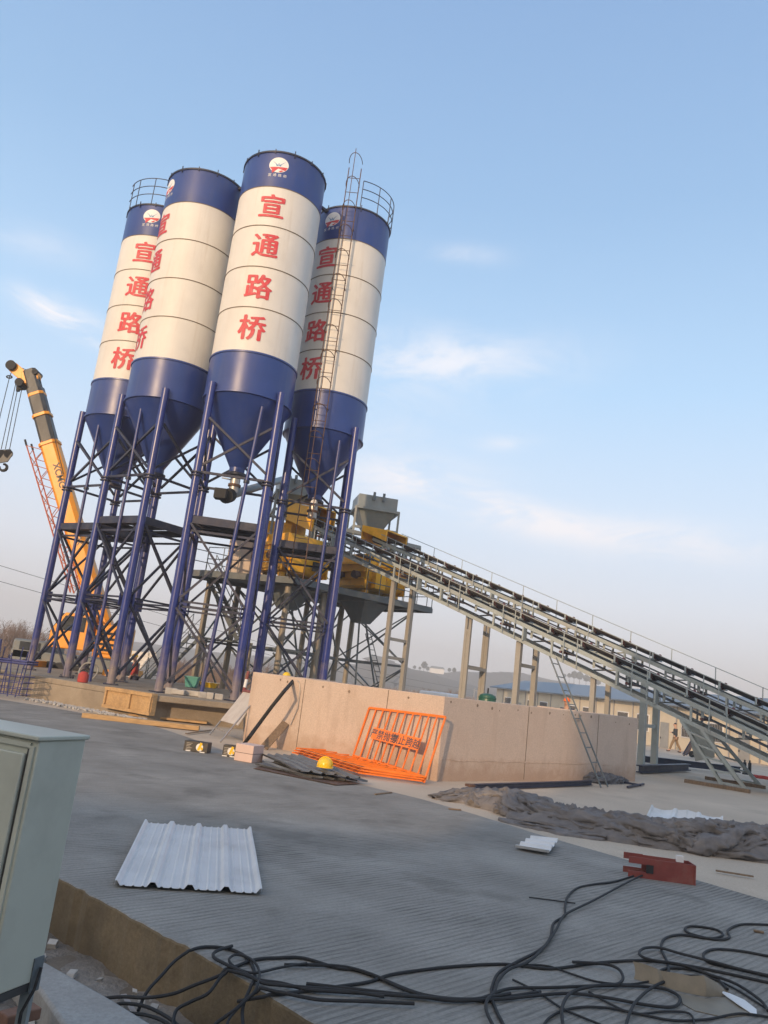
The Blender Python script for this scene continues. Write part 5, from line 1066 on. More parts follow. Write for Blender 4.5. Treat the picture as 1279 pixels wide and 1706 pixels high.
for i in range(7):
    q_ = G(285 + 13 * i, 1156 + 1.6 * i, .69) + V((0, random.uniform(-.1, .3), 0)); mb = MB(); mb.box(q_ + V((0, 0, .09)), (random.uniform(.2, .4), .2, random.uniform(.14, .2)), random.uniform(-.3, .3))
    tag(mb.build('concrete_block', M['rubble'], bevel=.015), 'grey concrete block in the row on the foundation under the front silo', 'block', 'concrete blocks on the foundation')
bm_ = MB(); 
for i in range(9):
    c_ = G(133, 1164) + V((random.uniform(-.3, .3), random.uniform(-.15, .15), random.uniform(.02, .28) * .9)); bm_.box(c_, (.22, .2, .2), random.random())
tag(bm_.build('rubble_sack', M['rubble'], bevel=.03), 'crumpled pale rubble heap leaning on the left face of the foundation', 'rubble', kind='stuff')
# rubble strip along the foot of the foundation
random.seed(9); mb = MB()
for i in range(500):
    t_ = random.random(); a_ = V((-9.9, 25.2, 0)).lerp(V((-5.9, 22.75, 0)), t_) + V((random.gauss(-.12, .14), random.gauss(-.16, .14), 0)); r = random.uniform(.008, .035)
    mb.frame(a_ + V((0, 0, r * .5)), V((r, random.uniform(-r, r) * .6, 0)), V((0, r * .8, r * .3)), V((random.uniform(-r, r) * .5, 0, r * .7)))
tag(mb.build('rubble', M['rubble'], smooth=False), 'scattered pale rubble along the foot of the silo foundation', 'rubble', kind='stuff')
# striped prefab boards behind the legs
for i, (a, b) in enumerate(((206, 1082), (238, 1084))):
    p, q_ = D(a, 1142, 41), D(a + 34, 1147, 41); hgt = D(a, b, 41).z; th = thing('site_hoarding', ('white slatted hoarding panel behind the red worker, left one', 'white slatted hoarding panel behind the red worker, right one')[i], 'hoarding', (p.x, p.y, gz(p.x, p.y)), 'white hoarding panels')
    z0 = gz(p.x, p.y)
    for k in range(9): z = z0 + (hgt - z0) * (k + .5) / 9; MB().bar(V((p.x, 41 + .02 * (k % 2), z)), V((q_.x - .04, 41 + .02 * (k % 2), z)), .05, (hgt - z0) / 9 * .94).build('board', M['white'], th)
    for x in (p.x + .05, q_.x - .1): MB().bar((x, 41.08, z0), (x, 41.08, hgt), .06, .06).build('post', M['alu'], th)
# beam, ladder and cable heap at the shaded wall
a_, b_ = G(792, 1311, .05), G(985, 1304, .05); mb = MB(); mb.bar(a_, b_, .012, .10); mb.bar(a_ + V((0, 0, .05)), b_ + V((0, 0, .05)), .1, .012); mb.bar(a_ - V((0, 0, .045)), b_ - V((0, 0, .045)), .1, .012)
tag(mb.build('steel_beam', M['dark_steel']), 'long thin dark steel beam lying along the foot of the shaded wall', 'steel beam')
tag(MB().bar(G(778, 1308, .03), G(799, 1309, .03), .16, .05).build('wood_offcut', M['rust'], bevel=.01), 'small dark offcut lying at the left end of the long steel beam', 'offcut')
L0, L1 = G(1001, 1312), G(1028, 1309); Lw = (L1 - L0); Lw = V((Lw.x, Lw.y, 0)).normalized() * .48; L1 = L0 + Lw
Tt = D(915, 1096, 20.55); th = thing('ladder', 'thin steel ladder leaning up against the lower conveyor beside the shaded wall', 'ladder', L0)
for o_ in (V((0, 0, 0)), Lw): MB().bar(L0 + o_, Tt + o_ * .92 + V((0, 0, .05)), .03, .03).build('rail', M['tower'], th)
for i in range(9): t_ = .07 + .111 * i; MB().bar(L0.lerp(Tt, t_), (L0 + Lw).lerp(Tt + Lw * .92, t_), .024, .024).build('rung', M['tower'], th)
def heap(name, label, cat, path, wid, hgt, mt, nu=200, nv=44, seed=0, fold=1.0, kind=None, rolls=0):
    """a crumpled heap of net: a height field along a path, full of folds"""
    pts = [V(p) for p in path]; ln = [0]
    for a, b in zip(pts[:-1], pts[1:]): ln.append(ln[-1] + (b - a).length)
    def at(t):
        s = t * ln[-1]; k = max(i for i in range(len(ln)) if ln[i] <= s + 1e-9); k = min(k, len(pts) - 2); f = (s - ln[k]) / (ln[k + 1] - ln[k]); return pts[k].lerp(pts[k + 1], f), k + f
    def lerpl(l, x): k = min(int(x), len(l) - 2); return l[k] + (l[k + 1] - l[k]) * (x - k)
    vs = []
    for i in range(nu + 1):
        t = i / nu; p, kf = at(t); p2, _ = at(min(1, t + .01)); p1, _ = at(max(0, t - .01)); d = (p2 - p1).normalized(); n_ = V((-d.y, d.x, 0)); W = lerpl(wid, kf) * (1 + .25 * noise.noise(V((t * 9, seed, 0)))); H = lerpl(hgt, kf)
        W *= min(1, t * 14 + .25) * min(1, (1 - t) * 14 + .25)
        for j in range(nv + 1):
            v = j / nv * 2 - 1; vv = v + .12 * noise.noise(V((t * 18, v * 2, seed + 3)))
            q_ = p + n_ * vv * W / 2; pr = max(0, 1 - abs(v) ** 2.4) ** .7
            w1 = noise.noise(V((q_.x * .9, q_.y * .9, seed))); w2 = noise.noise(V((q_.x * .9, q_.y * .9, seed + 9)))
            x = V((q_.x * 1.9 + w1 * 1.6, q_.y * 1.9 + w2 * 1.6, seed)); r1 = 1 - abs(noise.noise(x)) * 2.4; r2 = 1 - abs(noise.noise(V((x.x * 2.3 + r1, x.y * 4.2, seed + 2)))) * 2.2; r3 = 1 - abs(noise.noise(V((x.x * 9 + r2, x.y * 5, seed + 4)))) * 2
            r4 = 1 - abs(noise.noise(V((t * ln[-1] * 3.6 + 1.3 * w1 + .8 * v * w2 * 3, v * .9 + w1 * 2, seed + 20)))) * 2.6; r5 = 1 - abs(noise.noise(V((t * ln[-1] * 9 + r4 * .5 + v * 2.2, v * 1.7, seed + 31)))) * 2.4
            z = H * pr * (.48 + .34 * noise.noise(V((q_.x * 1.5, q_.y * 1.5, seed))) + fold * (.22 * r1 + .16 * r2 + .03 * r3)); vs.append(V((q_.x, q_.y, p.z + max(0, z) + (.012 if abs(v) < .97 else -.03))))
    fs = [(i * (nv + 1) + j, (i + 1) * (nv + 1) + j, (i + 1) * (nv + 1) + j + 1, i * (nv + 1) + j + 1) for i in range(nu) for j in range(nv)]
    mb = MB().add(vs, fs); rnd = random.Random(seed)
    for k in range(rolls):      # bunched rolls of net lying over each other along the heap
        t0 = rnd.uniform(-.02, .95); ln_ = rnd.uniform(.5, 2.2) / ln[-1]; off = rnd.uniform(-.85, .85); R0 = rnd.uniform(.05, .17); drift = rnd.gauss(0, .5); ph = rnd.uniform(0, 50); ns = 46; na = 20; base_ = len(mb.v); rr_ = []
        for i in range(ns + 1):
            u = i / ns; t = min(1, max(0, t0 + ln_ * u)); p, kf = at(t); p2, _ = at(min(1, t + .01)); p1, _ = at(max(0, t - .01)); d = (p2 - p1).normalized(); n_ = V((-d.y, d.x, 0)); W = lerpl(wid, kf); H = lerpl(hgt, kf)
            v = max(-1, min(1, off + drift * (u - .5) + .22 * noise.noise(V((u * 3, ph, 0))))); taper = min(1, .25 + 4.5 * u, .25 + 4.5 * (1 - u)); sc_ = min(1, H / .3)
            zc_ = H * max(0, 1 - abs(v) ** 2) * .62 + .02; c = p + n_ * (v * W * .46) + V((0, 0, zc_ + .03 * noise.noise(V((u * 4, ph, 9)))))
            for j in range(na):
                a = 2 * math.pi * j / na + .8 * noise.noise(V((u * 2, ph, 4))); rdg = 1 - abs(noise.noise(V((math.cos(a) * 1.9 + u * 2.5, math.sin(a) * 1.9 + ph, u * 3.5)))) * 2.3; rdg2 = noise.noise(V((math.cos(a) * 2 + ph, math.sin(a) * 2, u * 13)))
                r = R0 * sc_ * taper * (.62 + .62 * rdg + .30 * rdg2); mb.v.append(c + n_ * (r * 1.35 * math.cos(a)) + V((0, 0, r * .85 * math.sin(a))))
        for i in range(ns):
            for j in range(na): mb.f.append((base_ + i * na + j, base_ + i * na + (j + 1) % na, base_ + (i + 1) * na + (j + 1) % na, base_ + (i + 1) * na + j))
    return tag(mb.build(name, mt, sharp=180), label, cat, kind=kind)
zy = -.02
heap('dust_net', 'long crumpled heap of dusty grey netting lying along the slab edge', 'netting', [G(*p, zy) for p in ((722, 1331), (790, 1334), (850, 1348), (920, 1372), (1000, 1388), (1080, 1402), (1160, 1412), (1230, 1420), (1300, 1424), (1420, 1436))], [.5, 1.0, 1.35, 1.35, 1.15, 1.1, 1.2, 1.35, 1.5, 1.5], [.05, .18, .29, .26, .28, .32, .38, .44, .42, .4], M['net'], 360, 56, 2, rolls=130)
heap('dust_net', 'flat grey sheet of netting spread in front of the thick netting heap', 'netting', [G(*p, zy) for p in ((830, 1366), (880, 1376), (940, 1388), (1010, 1400))], [.25, .45, .5, .3], [.05, .07, .07, .05], M['net'], 120, 26, 6, rolls=10)
heap('cable_heap', 'small tangled dark heap of rope at the foot of the ladder', 'rope', [G(*p, zy) for p in ((962, 1300), (985, 1302), (1010, 1302), (1040, 1303))], [.4, .8, .8, .4], [.14, .22, .2, .08], M['netdark'], 90, 30, 12, rolls=14)
for i, (a, b) in enumerate((((1020, 1300), (1068, 1308)), ((1045, 1311), (1072, 1306)))): beam('pipe_offcut', ('grey pipe offcut lying right of the rope heap at the wall end', 'shorter pipe offcut lying in front of the longer one at the wall end')[i], 'pipe', G(*a, .02), G(*b, .02), .05, .05, M['dark_steel'])
# white roofing sheets
rib_sheet('roofing_sheet', 'large white ribbed roofing sheet lying flat on the dark slab', 'roofing sheet', G(189, 1479), G(435, 1493), G(417, 1386), G(240, 1374), M['galv'], 5, .036, 3, wav=.010, lift=.024, grp='white roofing sheets', rw=.026)
rib_sheet('roofing_sheet', 'small white ribbed roofing offcut lying at the far edge of the slab', 'roofing sheet', G(884, 1397, .05), G(858, 1413, .02), G(914, 1422, .03), G(929, 1402, .06), M['galv'], 4, .03, 0, lift=.012, grp='white roofing sheets', rw=.03)
a_, b_, c_, d_ = G(1085, 1398, .08), G(1196, 1404, .08), D(1199, 1370, 13.2), D(1080, 1362, 13.2)
rib_sheet('roofing_sheet', 'white bent roofing sheet propped up behind the netting heap', 'roofing sheet', (a_.x, 12.5, .12), (b_.x + .05, 12.4, .12), (c_.x, 13.1, .38), (d_.x, 13.1, .42), M['galv'], 4, .03, 1, lift=.0, wav=.08, grp='white roofing sheets', seed=4, rw=.03)
# red steel bracket with the cables coming out of it
th = thing('steel_bracket', 'red oxide steel box bracket on the slab edge with black cables leaving it', 'bracket', G(1116, 1468))
A_, B_ = G(1077, 1464), G(1157, 1475); X = (B_ - A_).normalized(); Y = V((-X.y, X.x, 0)); Z = V((0, 0, 1)); l = (B_ - A_).length; h_ = .215; dp = .24
MB().frame(A_ + X * l / 2 + Z * h_ / 2 + Y * .006, X * l / 2, Y * .006, Z * h_ / 2).build('side_plate', M['redbeam'], th); MB().frame(A_ + X * l / 2 + Z * h_ / 2 + Y * dp, X * l / 2, Y * .006, Z * h_ / 2).build('side_plate', M['redbeam'], th)
mb = MB(); mb.frame(A_ + X * l / 2 + Z * (h_ - .05) + Y * (dp / 2 + .003), X * (l / 2 - .01), Y * (dp / 2 - .01), Z * .006); mb.build('web', M['redbeam'], th)
for y in (.0, dp):
    for z in (.03, h_ - .03): MB().frame(A_ - X * .10 + Y * (y + .006) + Z * z, X * .11, Y * .007, Z * .035).build('prong', M['redbeam'], th)
MB().frame(A_ + X * l + Y * dp / 2 + Z * h_ / 2, X * .006, Y * (dp / 2 + .012), Z * h_ / 2).build('end_plate', M['redbeam'], th)
MB().frame(A_ + X * .03 + Z * (h_ * .5) + Y * -.003, X * .04, Y * .004, Z * .045).build('cable_hole', M['black'], th)
MB().frame(A_ + X * (l - .14) + Z * (h_ + .03) + Y * .12, X * .04, Y * .02, Z * .035).build('white_tab', M['white'], th)
# cables snaking over the slab
def zc(q): return q
def cable(label, pts, org, sc, r=.0105, grp='black cables on the slab', z=.012, smooth_=True, mt='black'):
    P_ = []
    for x, y in pts:
        px, py = org[0] + x / sc, org[1] + y / sc; zz = z
        while zz > -.32:
            q = G(px, py, zz); d_ = near_d(q.x, q.y)
            if zz <= (z if d_ > -.02 else max(-.32, z + (d_ + .02) * .55)): break
            zz -= .01
        P_.append(q)
    out_ = []        # Catmull-Rom through the measured points
    for i in range(len(P_) - 1):
        p0, p1, p2, p3 = P_[max(0, i - 1)], P_[i], P_[i + 1], P_[min(len(P_) - 1, i + 2)]
        for k in range(7):
            t = k / 7; out_.append(.5 * ((2 * p1) + (p2 - p0) * t + (2 * p0 - 5 * p1 + 4 * p2 - p3) * t * t + (3 * p1 - p0 - 3 * p2 + p3) * t ** 3))
    out_.append(P_[-1]); out_ = [V((p.x, p.y, max(p.z, z) if near_d(p.x, p.y) > -.02 else p.z)) for p in out_]
    return tag(MB().path(out_, r, 7).build('cable', M[mt]), label, 'cable', grp)
A0 = (700, 1290); sA = 2.209; B0 = (0, 1180); sB = 2.78
cable('black cable leaving the red bracket, outer strand of the twisted pair', [(830, 358), (720, 393), (640, 404), (580, 417), (543, 448), (532, 490), (530, 520), (490, 548), (478, 600), (440, 645), (345, 695), (290, 728), (268, 770), (262, 815), (280, 870), (310, 930), (330, 990)], A0, sA)
cable('black cable leaving the red bracket, straighter strand of the twisted pair', [(832, 364), (760, 398), (640, 462), (545, 508), (520, 530), (500, 570), (455, 635), (395, 690), (325, 718), (287, 760), (272, 800), (246, 830), (243, 870), (270, 930), (290, 990)], A0, sA, z=.03)
cable('longest black cable running right across the slab in a gentle wave', [(-673, 835), (-574, 817), (-441, 799), (-309, 781), (-194, 764), (-110, 737), (0, 720), (130, 706), (310, 698), (480, 714), (640, 694), (820, 684), (960, 700), (1080, 722), (1279, 765), (1400, 790)], A0, sA)
cable('black cable crossing below the longest one and doubling back in a flat loop', [(-500, 700), (-300, 705), (-180, 735), (-60, 790), (60, 826), (180, 832), (250, 815), (330, 788), (480, 784), (640, 778), (790, 778), (900, 790), (955, 822), (930, 855), (830, 848), (700, 824), (560, 806), (440, 812), (300, 826), (120, 830), (-100, 806), (-420, 770)], A0, sA, z=.02)
cable('black cable with two small loops coming in from the right edge', [(1400, 560), (1279, 553), (1180, 552), (1132, 573), (1136, 600), (1085, 607), (1000, 588), (973, 570), (1000, 558), (1085, 570), (1112, 592), (1060, 603), (960, 590), (900, 604), (886, 640), (908, 690), (912, 728), (893, 738), (880, 725), (920, 712), (1000, 718), (1080, 745), (1130, 790)], A0, sA)
cable('black cable making one wide open bend at the right edge', [(1420, 690), (1279, 668), (1180, 650), (1085, 643), (1042, 660), (1060, 690), (1150, 712), (1279, 742), (1420, 775)], A0, sA)
cable('black cable looping around the bent metal strip at the lower right', [(1279, 870), (1250, 830), (1160, 770), (1060, 735), (960, 700), (850, 682), (806, 662), (822, 640), (880, 638), (960, 660), (1080, 690), (1200, 722), (1400, 765)], A0, sA, z=.03)
cable('black cable forming an S near the middle of the lower right corner', [(540, 990), (522, 900), (525, 845), (560, 800), (640, 778), (720, 772), (745, 752), (735, 722), (700, 702), (640, 694), (560, 690)], A0, sA, z=.035)
cable('thin grey cord slanting under the other cables at the lower right', [(340, 755), (430, 800), (520, 860), (600, 895), (680, 930), (760, 990)], A0, sA, r=.007)
cable('thin grey cord running under the bent metal strip', [(620, 800), (700, 845), (790, 880), (900, 872), (990, 880), (1010, 930), (1020, 980)], A0, sA, r=.007)
cable('black cable crossing the bent strip and running out at the bottom', [(960, 740), (880, 770), (830, 800), (790, 840), (770, 880), (755, 930), (745, 990)], A0, sA, r=.010, z=.03)
cable('thin grey wire lying alone on the slab', [(400, 452), (480, 462), (570, 474)], A0, sA, r=.006)
cable('black cable arching over the slab edge in the tall left loop', [(640, 1400), (660, 1350), (690, 1300), (745, 1240), (810, 1170), (885, 1120), (960, 1104), (1060, 1114), (1135, 1148), (1170, 1195), (1178, 1255), (1145, 1325), (1122, 1400), (1128, 1500)], B0, sB)
cable('black cable running from the ground by the kerb up onto the slab', [(372, 1500), (390, 1405), (450, 1352), (560, 1336), (680, 1340), (800, 1322), (900, 1282), (1010, 1240), (1100, 1192), (1190, 1162), (1290, 1155), (1403, 1156), (1556, 1200), (1651, 1212), (1768, 1253), (1940, 1320), (2112, 1345), (2307, 1339), (2502, 1312)], B0, sB)
cable('black cable coiled on the gravel beside the kerb, outer turn', [(475, 1500), (486, 1420), (510, 1385), (570, 1366), (680, 1382), (790, 1440), (850, 1500)], B0, sB)
cable('black cable coiled on the gravel beside the kerb, inner turn', [(455, 1510), (540, 1424), (650, 1416), (760, 1450), (820, 1510)], B0, sB)
cable('black cable rising from the gravel in a steep bend over the slab edge', [(800, 1510), (812, 1405), (880, 1360), (965, 1318), (1035, 1232), (1100, 1224), (1200, 1258), (1300, 1272), (1420, 1301), (1556, 1312), (1795, 1326), (1957, 1337), (2168, 1348), (2363, 1320)], B0, sB, z=.025)
cable('black cable with a small kink on the slab edge inside the tall left loop', [(1075, 1100), (1000, 1125), (990, 1152), (1040, 1182), (1130, 1225), (1215, 1270), (1300, 1282), (1417, 1292), (1584, 1306), (1779, 1334)], B0, sB, z=.03)
cable('black cable falling from the slab down to the bottom edge', [(1918, 1367), (1667, 1356), (1501, 1351), (1420, 1340), (1279, 1312), (1190, 1312), (1085, 1398), (1000, 1460), (960, 1520)], B0, sB, z=.03)
cable('thin black cord wandering from the twisted pair to the right edge', [(380, 700), (470, 705), (560, 735), (650, 762), (760, 772), (850, 760), (960, 740), (1060, 748), (1160, 790), (1300, 880)], A0, sA, r=.007)
cable('thin black cord making a wide low loop at the bottom of the slab', [(430, 990), (470, 900), (560, 860), (680, 858), (800, 880), (930, 905), (1060, 900), (1180, 880), (1320, 900)], A0, sA, r=.008)
cable('black cord curling beside the tall left loop on the slab', [(1420, 1180), (1300, 1200), (1180, 1225), (1100, 1205), (1060, 1165), (1095, 1140), (1160, 1160), (1200, 1215), (1185, 1300), (1120, 1370), (1060, 1440), (1040, 1520)], B0, sB, r=.008, z=.03)
tag(MB().bar(G(205, 1660, -.26), G(228, 1700, -.26), .035, .03).build('steel_rod', M['alu']), 'short grey rod lying across the coiled cables on the gravel', 'rod')
# bent metal strip at the lower right
C0 = (1000, 1480); sC = 4.584
bp_ = [(255, 690), (330, 712), (440, 742), (470, 745), (600, 785), (700, 806), (800, 826), (880, 826), (960, 824), (1060, 870), (1180, 958)]; tpz = [.10, .105, .095, .085, .10, .10, .12, .085, .03, .02, .012]
Bq = [G(C0[0] + x / sC, C0[1] + y / sC, .004) for x, y in bp_]; mb = MB(); n = len(Bq); vs = []
for o_ in (0, .004):
    for lv in range(4):
        for q_, hgt in zip(Bq, tpz): f = lv / 3; vs.append(q_ + V((.012 * math.sin(f * 3) + o_, .02 * f + .02 * f * f + o_, hgt * f)))
fs = []
for b0_ in (0, 4 * n):
    for lv in range(3):
        for i in range(n - 1): a = b0_ + lv * n + i; fs.append((a, a + 1, a + n + 1, a + n))
mb.add(vs, fs); o = mb.build('metal_strip', M['card'], sharp=30); tag(o, 'bent brown metal strip standing on edge on the slab at the lower right', 'metal strip')
Wq = [G(C0[0] + x / sC, C0[1] + y / sC, z) for x, y, z in ((905, 775, .03), (990, 800, .035), (1100, 850, .03), (1190, 920, .02), (1195, 960, .012), (1150, 950, .01), (1060, 890, .02), (960, 820, .02))]
mb = MB(); mb.add([p for p in Wq] + [p - V((0, 0, .004)) for p in Wq], [tuple(range(8)), tuple(range(8, 16))] + [(i, (i + 1) % 8, 8 + (i + 1) % 8, 8 + i) for i in range(8)]); tag(mb.build('foil_scrap', M['galv']), 'torn white sheet scrap at the right end of the bent metal strip', 'scrap')
Fq = [G(C0[0] + x / sC, C0[1] + y / sC, .006) for x, y in ((600, 800), (800, 840), (960, 830), (1150, 960), (960, 985), (720, 930), (630, 880))]
mb = MB(); mb.add(Fq + [p - V((0, 0, .004)) for p in Fq], [tuple(range(7)), tuple(range(7, 14))] + [(i, (i + 1) % 7, 7 + (i + 1) % 7, 7 + i) for i in range(7)]); tag(mb.build('cardboard', M['card']), 'flat brown cardboard lying in front of the bent metal strip', 'cardboard')
for i, (a, b, l) in enumerate((((747, 1347), (768, 1349), 'small black offcut on the ground left of the netting'), ((1255, 1550), (1272, 1553), 'tiny dark offcut on the slab at the right edge'), ((625, 1323), (652, 1320), 'small dark stick on the ground in front of the orange gates'), ((1192, 1450), (1255, 1460), 'thin grey slat on the ground below the netting heap'))):
    beam('offcut', l, 'offcut', G(*a, .012), G(*b, .012), .035, .02, M['oldwood'])
# electrical cabinet at the left edge
e1, e2 = G(68, 1227, 1.43), G(145, 1225, 1.43); X = V((e2.x - e1.x, e2.y - e1.y, 0)); dpt = X.length; X.normalize(); Y = V((-X.y, X.x, 0)); Y = Y if Y.x < 0 else -Y; Z = V((0, 0, 1))
th = thing('electrical_cabinet', 'pale green grey electrical cabinet on legs at the left edge of the slab', 'cabinet', (e1.x, e1.y, -.4)); W_ = .62; zb_, zt_ = .37, 1.41
def q(x, y, z): return V((e1.x, e1.y, 0)) + X * x + Y * y + Z * z
MB().frame(q(dpt / 2, W_ / 2, (zb_ + zt_) / 2), X * (dpt / 2), Y * (W_ / 2), Z * ((zt_ - zb_) / 2)).build('case', M['cabinet'], th, bevel=.006)
MB().frame(q(dpt / 2 - .004, W_ / 2, zt_ + .011), X * (dpt / 2 + .016), Y * (W_ / 2 + .012), Z * .010).build('roof', M['cabinet'], th, bevel=.005)
dr = MB().frame(q(-.012, W_ / 2 + .01, (zb_ + zt_) / 2 - .01), X * .011, Y * (W_ / 2 - .045), Z * ((zt_ - zb_) / 2 - .05)).build('door', M['cabinet'], th, bevel=.006)
for z0, z1, y0, y1 in ((zb_ + .03, zt_ - .025, .016, .040), (zt_ - .034, zt_ - .012, .04, W_ - .03)): MB().frame(q(-.004, (y0 + y1) / 2, (z0 + z1) / 2), X * .006, Y * (y1 - y0) / 2, Z * (z1 - z0) / 2).build('door_frame', M['cabinet'], th)
gp = MB()
gp.frame(q(-.003, .047, (zb_ + zt_) / 2), X * .004, Y * .006, Z * .48); gp.build('door_gap', M['cab_dark'], th)
kb = q(-.025, .15, 1.0); MB().tube(kb, kb - X * .022, .026, .022, 18).build('lock_knob', M['alu'], dr)
MB().frame(q(dpt / 2, W_ / 2, zb_ - .018), X * (dpt / 2 - .002), Y * (W_ / 2 - .002), Z * .017).build('scorched_base', M['cab_dark'], th)
for x in (.03, dpt - .03):
    for y in (.03, W_ - .03): MB().bar(q(x, y, -.42), q(x, y, zb_ - .035), .045, .045).build('leg', M['grey'], th)
MB().frame(q(dpt - .035, -.004, zb_ + .03), X * .028, Y * .004, Z * .07).build('bracket', M['tower'], th)
MB().path([q(dpt - .03, -.02, zb_ + .06), q(dpt - .06, -.03, zb_ - .02), q(dpt - .10, -.02, zb_ - .10), q(dpt - .09, -.02, -.25)], .008, 6).build('earth_wire', M['black'], th)
# pale kerb block and bricks below it
K4 = [G(70, 1598, -.2), G(187, 1664, -.2), G(272, 1716, -.2), G(330, 1752, -.2), G(165, 1790, -.2), G(102, 1700, -.2), G(66, 1648, -.2), G(20, 1600, -.2)]
mb = MB(); mb.prism([tuple(p[:2]) for p in K4], -.5, -.2); struct(mb.build('kerb', M['curb'], bevel=.02))
M['brick'] = mat('orange_brown_brick', (0.17, 0.09, 0.06), 0.9, var=.3, scale=8, bump=.3)
p = G(34, 1684, -.15); mb = MB(); mb.box(p + V((0, 0, -.02)), (.2, .1, .06), .9); tag(mb.build('brick', M['brick'], bevel=.008), 'broken brown brick on the kerb under the cabinet', 'brick')
# loose stones on the gravel
random.seed(21); mb = MB()
for i in range(900):
    x = random.uniform(-4.5, 1.0); y = random.uniform(3.0, 9.5)
    if not (-1.6 < near_d(x, y) < -.03): continue
    r = abs(random.gauss(0, .018)) + .006; z = gz(x, y) + .03
    mb.frame(V((x, y, z)), V((r, random.uniform(-r, r) * .6, 0)), V((random.uniform(-r, r) * .5, r * .8, r * .3)), V((0, random.uniform(-r, r) * .5, r * .7)))
tag(mb.build('gravel_stones', M['rubble'], smooth=False), 'loose pale stones on the gravel strip below the slab', 'stones', kind='stuff')
#MARK_BACK
# ------------------------------------------------------------------ background: cream building, vehicles, tank, trees, lines
bl, brr = D(817, 1145.3, 87), D(1060, 1170, 60); bdv = V((brr.x - bl.x, brr.y - bl.y, 0)).normalized(); bnv = V((bdv.y, -bdv.x, 0)); bnv = bnv if bnv.y < 0 else -bnv
Lb = 66; p0 = V((bl.x, bl.y, 0)); zb = -.72; ez_ = 2.55
th = thing('prefab_building', 'long low cream panel building with blue grey roof beyond the conveyors', 'building', p0 + bdv * 20 + V((0, 0, zb)))
def q(s_, o_, z): return p0 + bdv * s_ - bnv * o_ + V((0, 0, z))
MB().hull8([q(.6, .5, zb), q(Lb, .5, zb), q(Lb, 7.5, zb), q(.6, 7.5, zb)], [q(.6, .5, ez_), q(Lb, .5, ez_), q(Lb, 7.5, ez_), q(.6, 7.5, ez_)]).build('wall', M['wallcream'], th, smooth=False)
mb = MB(); mb.add([q(0, -.1, ez_), q(Lb, -.1, ez_), q(Lb, 4, ez_ + 1.1), q(0, 4, ez_ + 1.1), q(0, 8.1, ez_), q(Lb, 8.1, ez_), q(0, -.1, ez_ + .1), q(Lb, -.1, ez_ + .1), q(Lb, 4, ez_ + 1.2), q(0, 4, ez_ + 1.2), q(0, 8.1, ez_ + .1), q(Lb, 8.1, ez_ + .1)],
    [(0, 1, 2, 3), (3, 2, 5, 4), (6, 9, 8, 7), (9, 10, 11, 8), (0, 6, 7, 1), (4, 5, 11, 10), (0, 3, 9, 6), (3, 4, 10, 9), (1, 7, 8, 2), (2, 8, 11, 5)]); mb.build('roof', M['roofgrey'], th, smooth=False)
s_ = 2.4; i = 0
while s_ < Lb - 2:
    MB().frame(q(s_, .47, (zb + ez_) / 2), bdv * .05, bnv * .03, V((0, 0, (ez_ - zb) / 2 - .01))).build('panel_post', M['alu'], th)
    if i % 3 != 1:
        f = MB().frame(q(s_ + 1.35, .48, 1.15), bdv * .78, bnv * .03, V((0, 0, .62))).build('window', M['white'], th); MB().frame(q(s_ + 1.35, .43, 1.15), bdv * .70, bnv * .012, V((0, 0, .54))).build('pane', M['glass'], f)
        mb = MB()
        for k in range(-4, 5): mb.frame(q(s_ + 1.35 + k * .16, .40, 1.15), bdv * .012, bnv * .012, V((0, 0, .56)))
        mb.frame(q(s_ + 1.35, .385, 1.15), bdv * .72, bnv * .010, V((0, 0, .02))); mb.build('grille', M['alu'], f)
    else:
        d_ = MB().frame(q(s_ + 1.35, .48, zb + 1.05), bdv * .5, bnv * .03, V((0, 0, 1.04))).build('door', M['plaster'], th); MB().frame(q(s_ + .95, .44, zb + 1.0), bdv * .03, bnv * .03, V((0, 0, .06))).build('handle', M['black'], d_)
    s_ += 2.7; i += 1
def vehicle(label, c, rz, body, L_=4.6, W_=1.75, H_=1.85, van=True):
    th = thing('parked_van' if van else 'parked_car', label, 'van' if van else 'car', c, 'vehicles parked beyond the pit'); X = V((math.cos(rz), math.sin(rz), 0)); Y = V((-math.sin(rz), math.cos(rz), 0)); c = V(c)
    pr = [(-L_ / 2, .3), (L_ / 2, .3), (L_ / 2, .85), (L_ * .36, .98), (L_ * .22, H_), (-L_ * .46, H_), (-L_ / 2, H_ * .6)] if van else [(-L_ / 2, .3), (L_ / 2, .3), (L_ / 2, .75), (L_ * .25, .9), (L_ * .1, H_), (-L_ * .28, H_), (-L_ * .42, .95), (-L_ / 2, .9)]
    n = len(pr); mb = MB(); mb.add([c + X * a - Y * W_ / 2 + V((0, 0, b)) for a, b in pr] + [c + X * a + Y * W_ / 2 + V((0, 0, b)) for a, b in pr], [tuple(range(n)), tuple(range(n, 2 * n))] + [(i, (i + 1) % n, n + (i + 1) % n, n + i) for i in range(n)]); mb.build('body', body, th, bevel=.06)
    for sg in (-1, 1):
        MB().frame(c + X * -.2 + Y * sg * (W_ / 2 + .004) + V((0, 0, H_ * .78)), X * L_ * .26, Y * .006, V((0, 0, .2))).build('side_window', M['glass'], th)
        for x in (-L_ * .3, L_ * .3):
            wl = MB().tube(c + X * x + Y * sg * (W_ / 2 - .2) + V((0, 0, .33)), c + X * x + Y * sg * (W_ / 2 + .01) + V((0, 0, .33)), .33, n=20).build('wheel', M['black'], th); MB().tube(c + X * x + Y * sg * (W_ / 2 - .1) + V((0, 0, .33)), c + X * x + Y * sg * (W_ / 2 + .02) + V((0, 0, .33)), .18, n=14).build('rim', M['alu'], wl)
    MB().frame(c - X * (L_ / 2 + .0) + V((0, 0, H_ * .78)) + X * .06, X * .012, Y * W_ * .4, V((0, 0, .22))).build('rear_window', M['glass'], th)
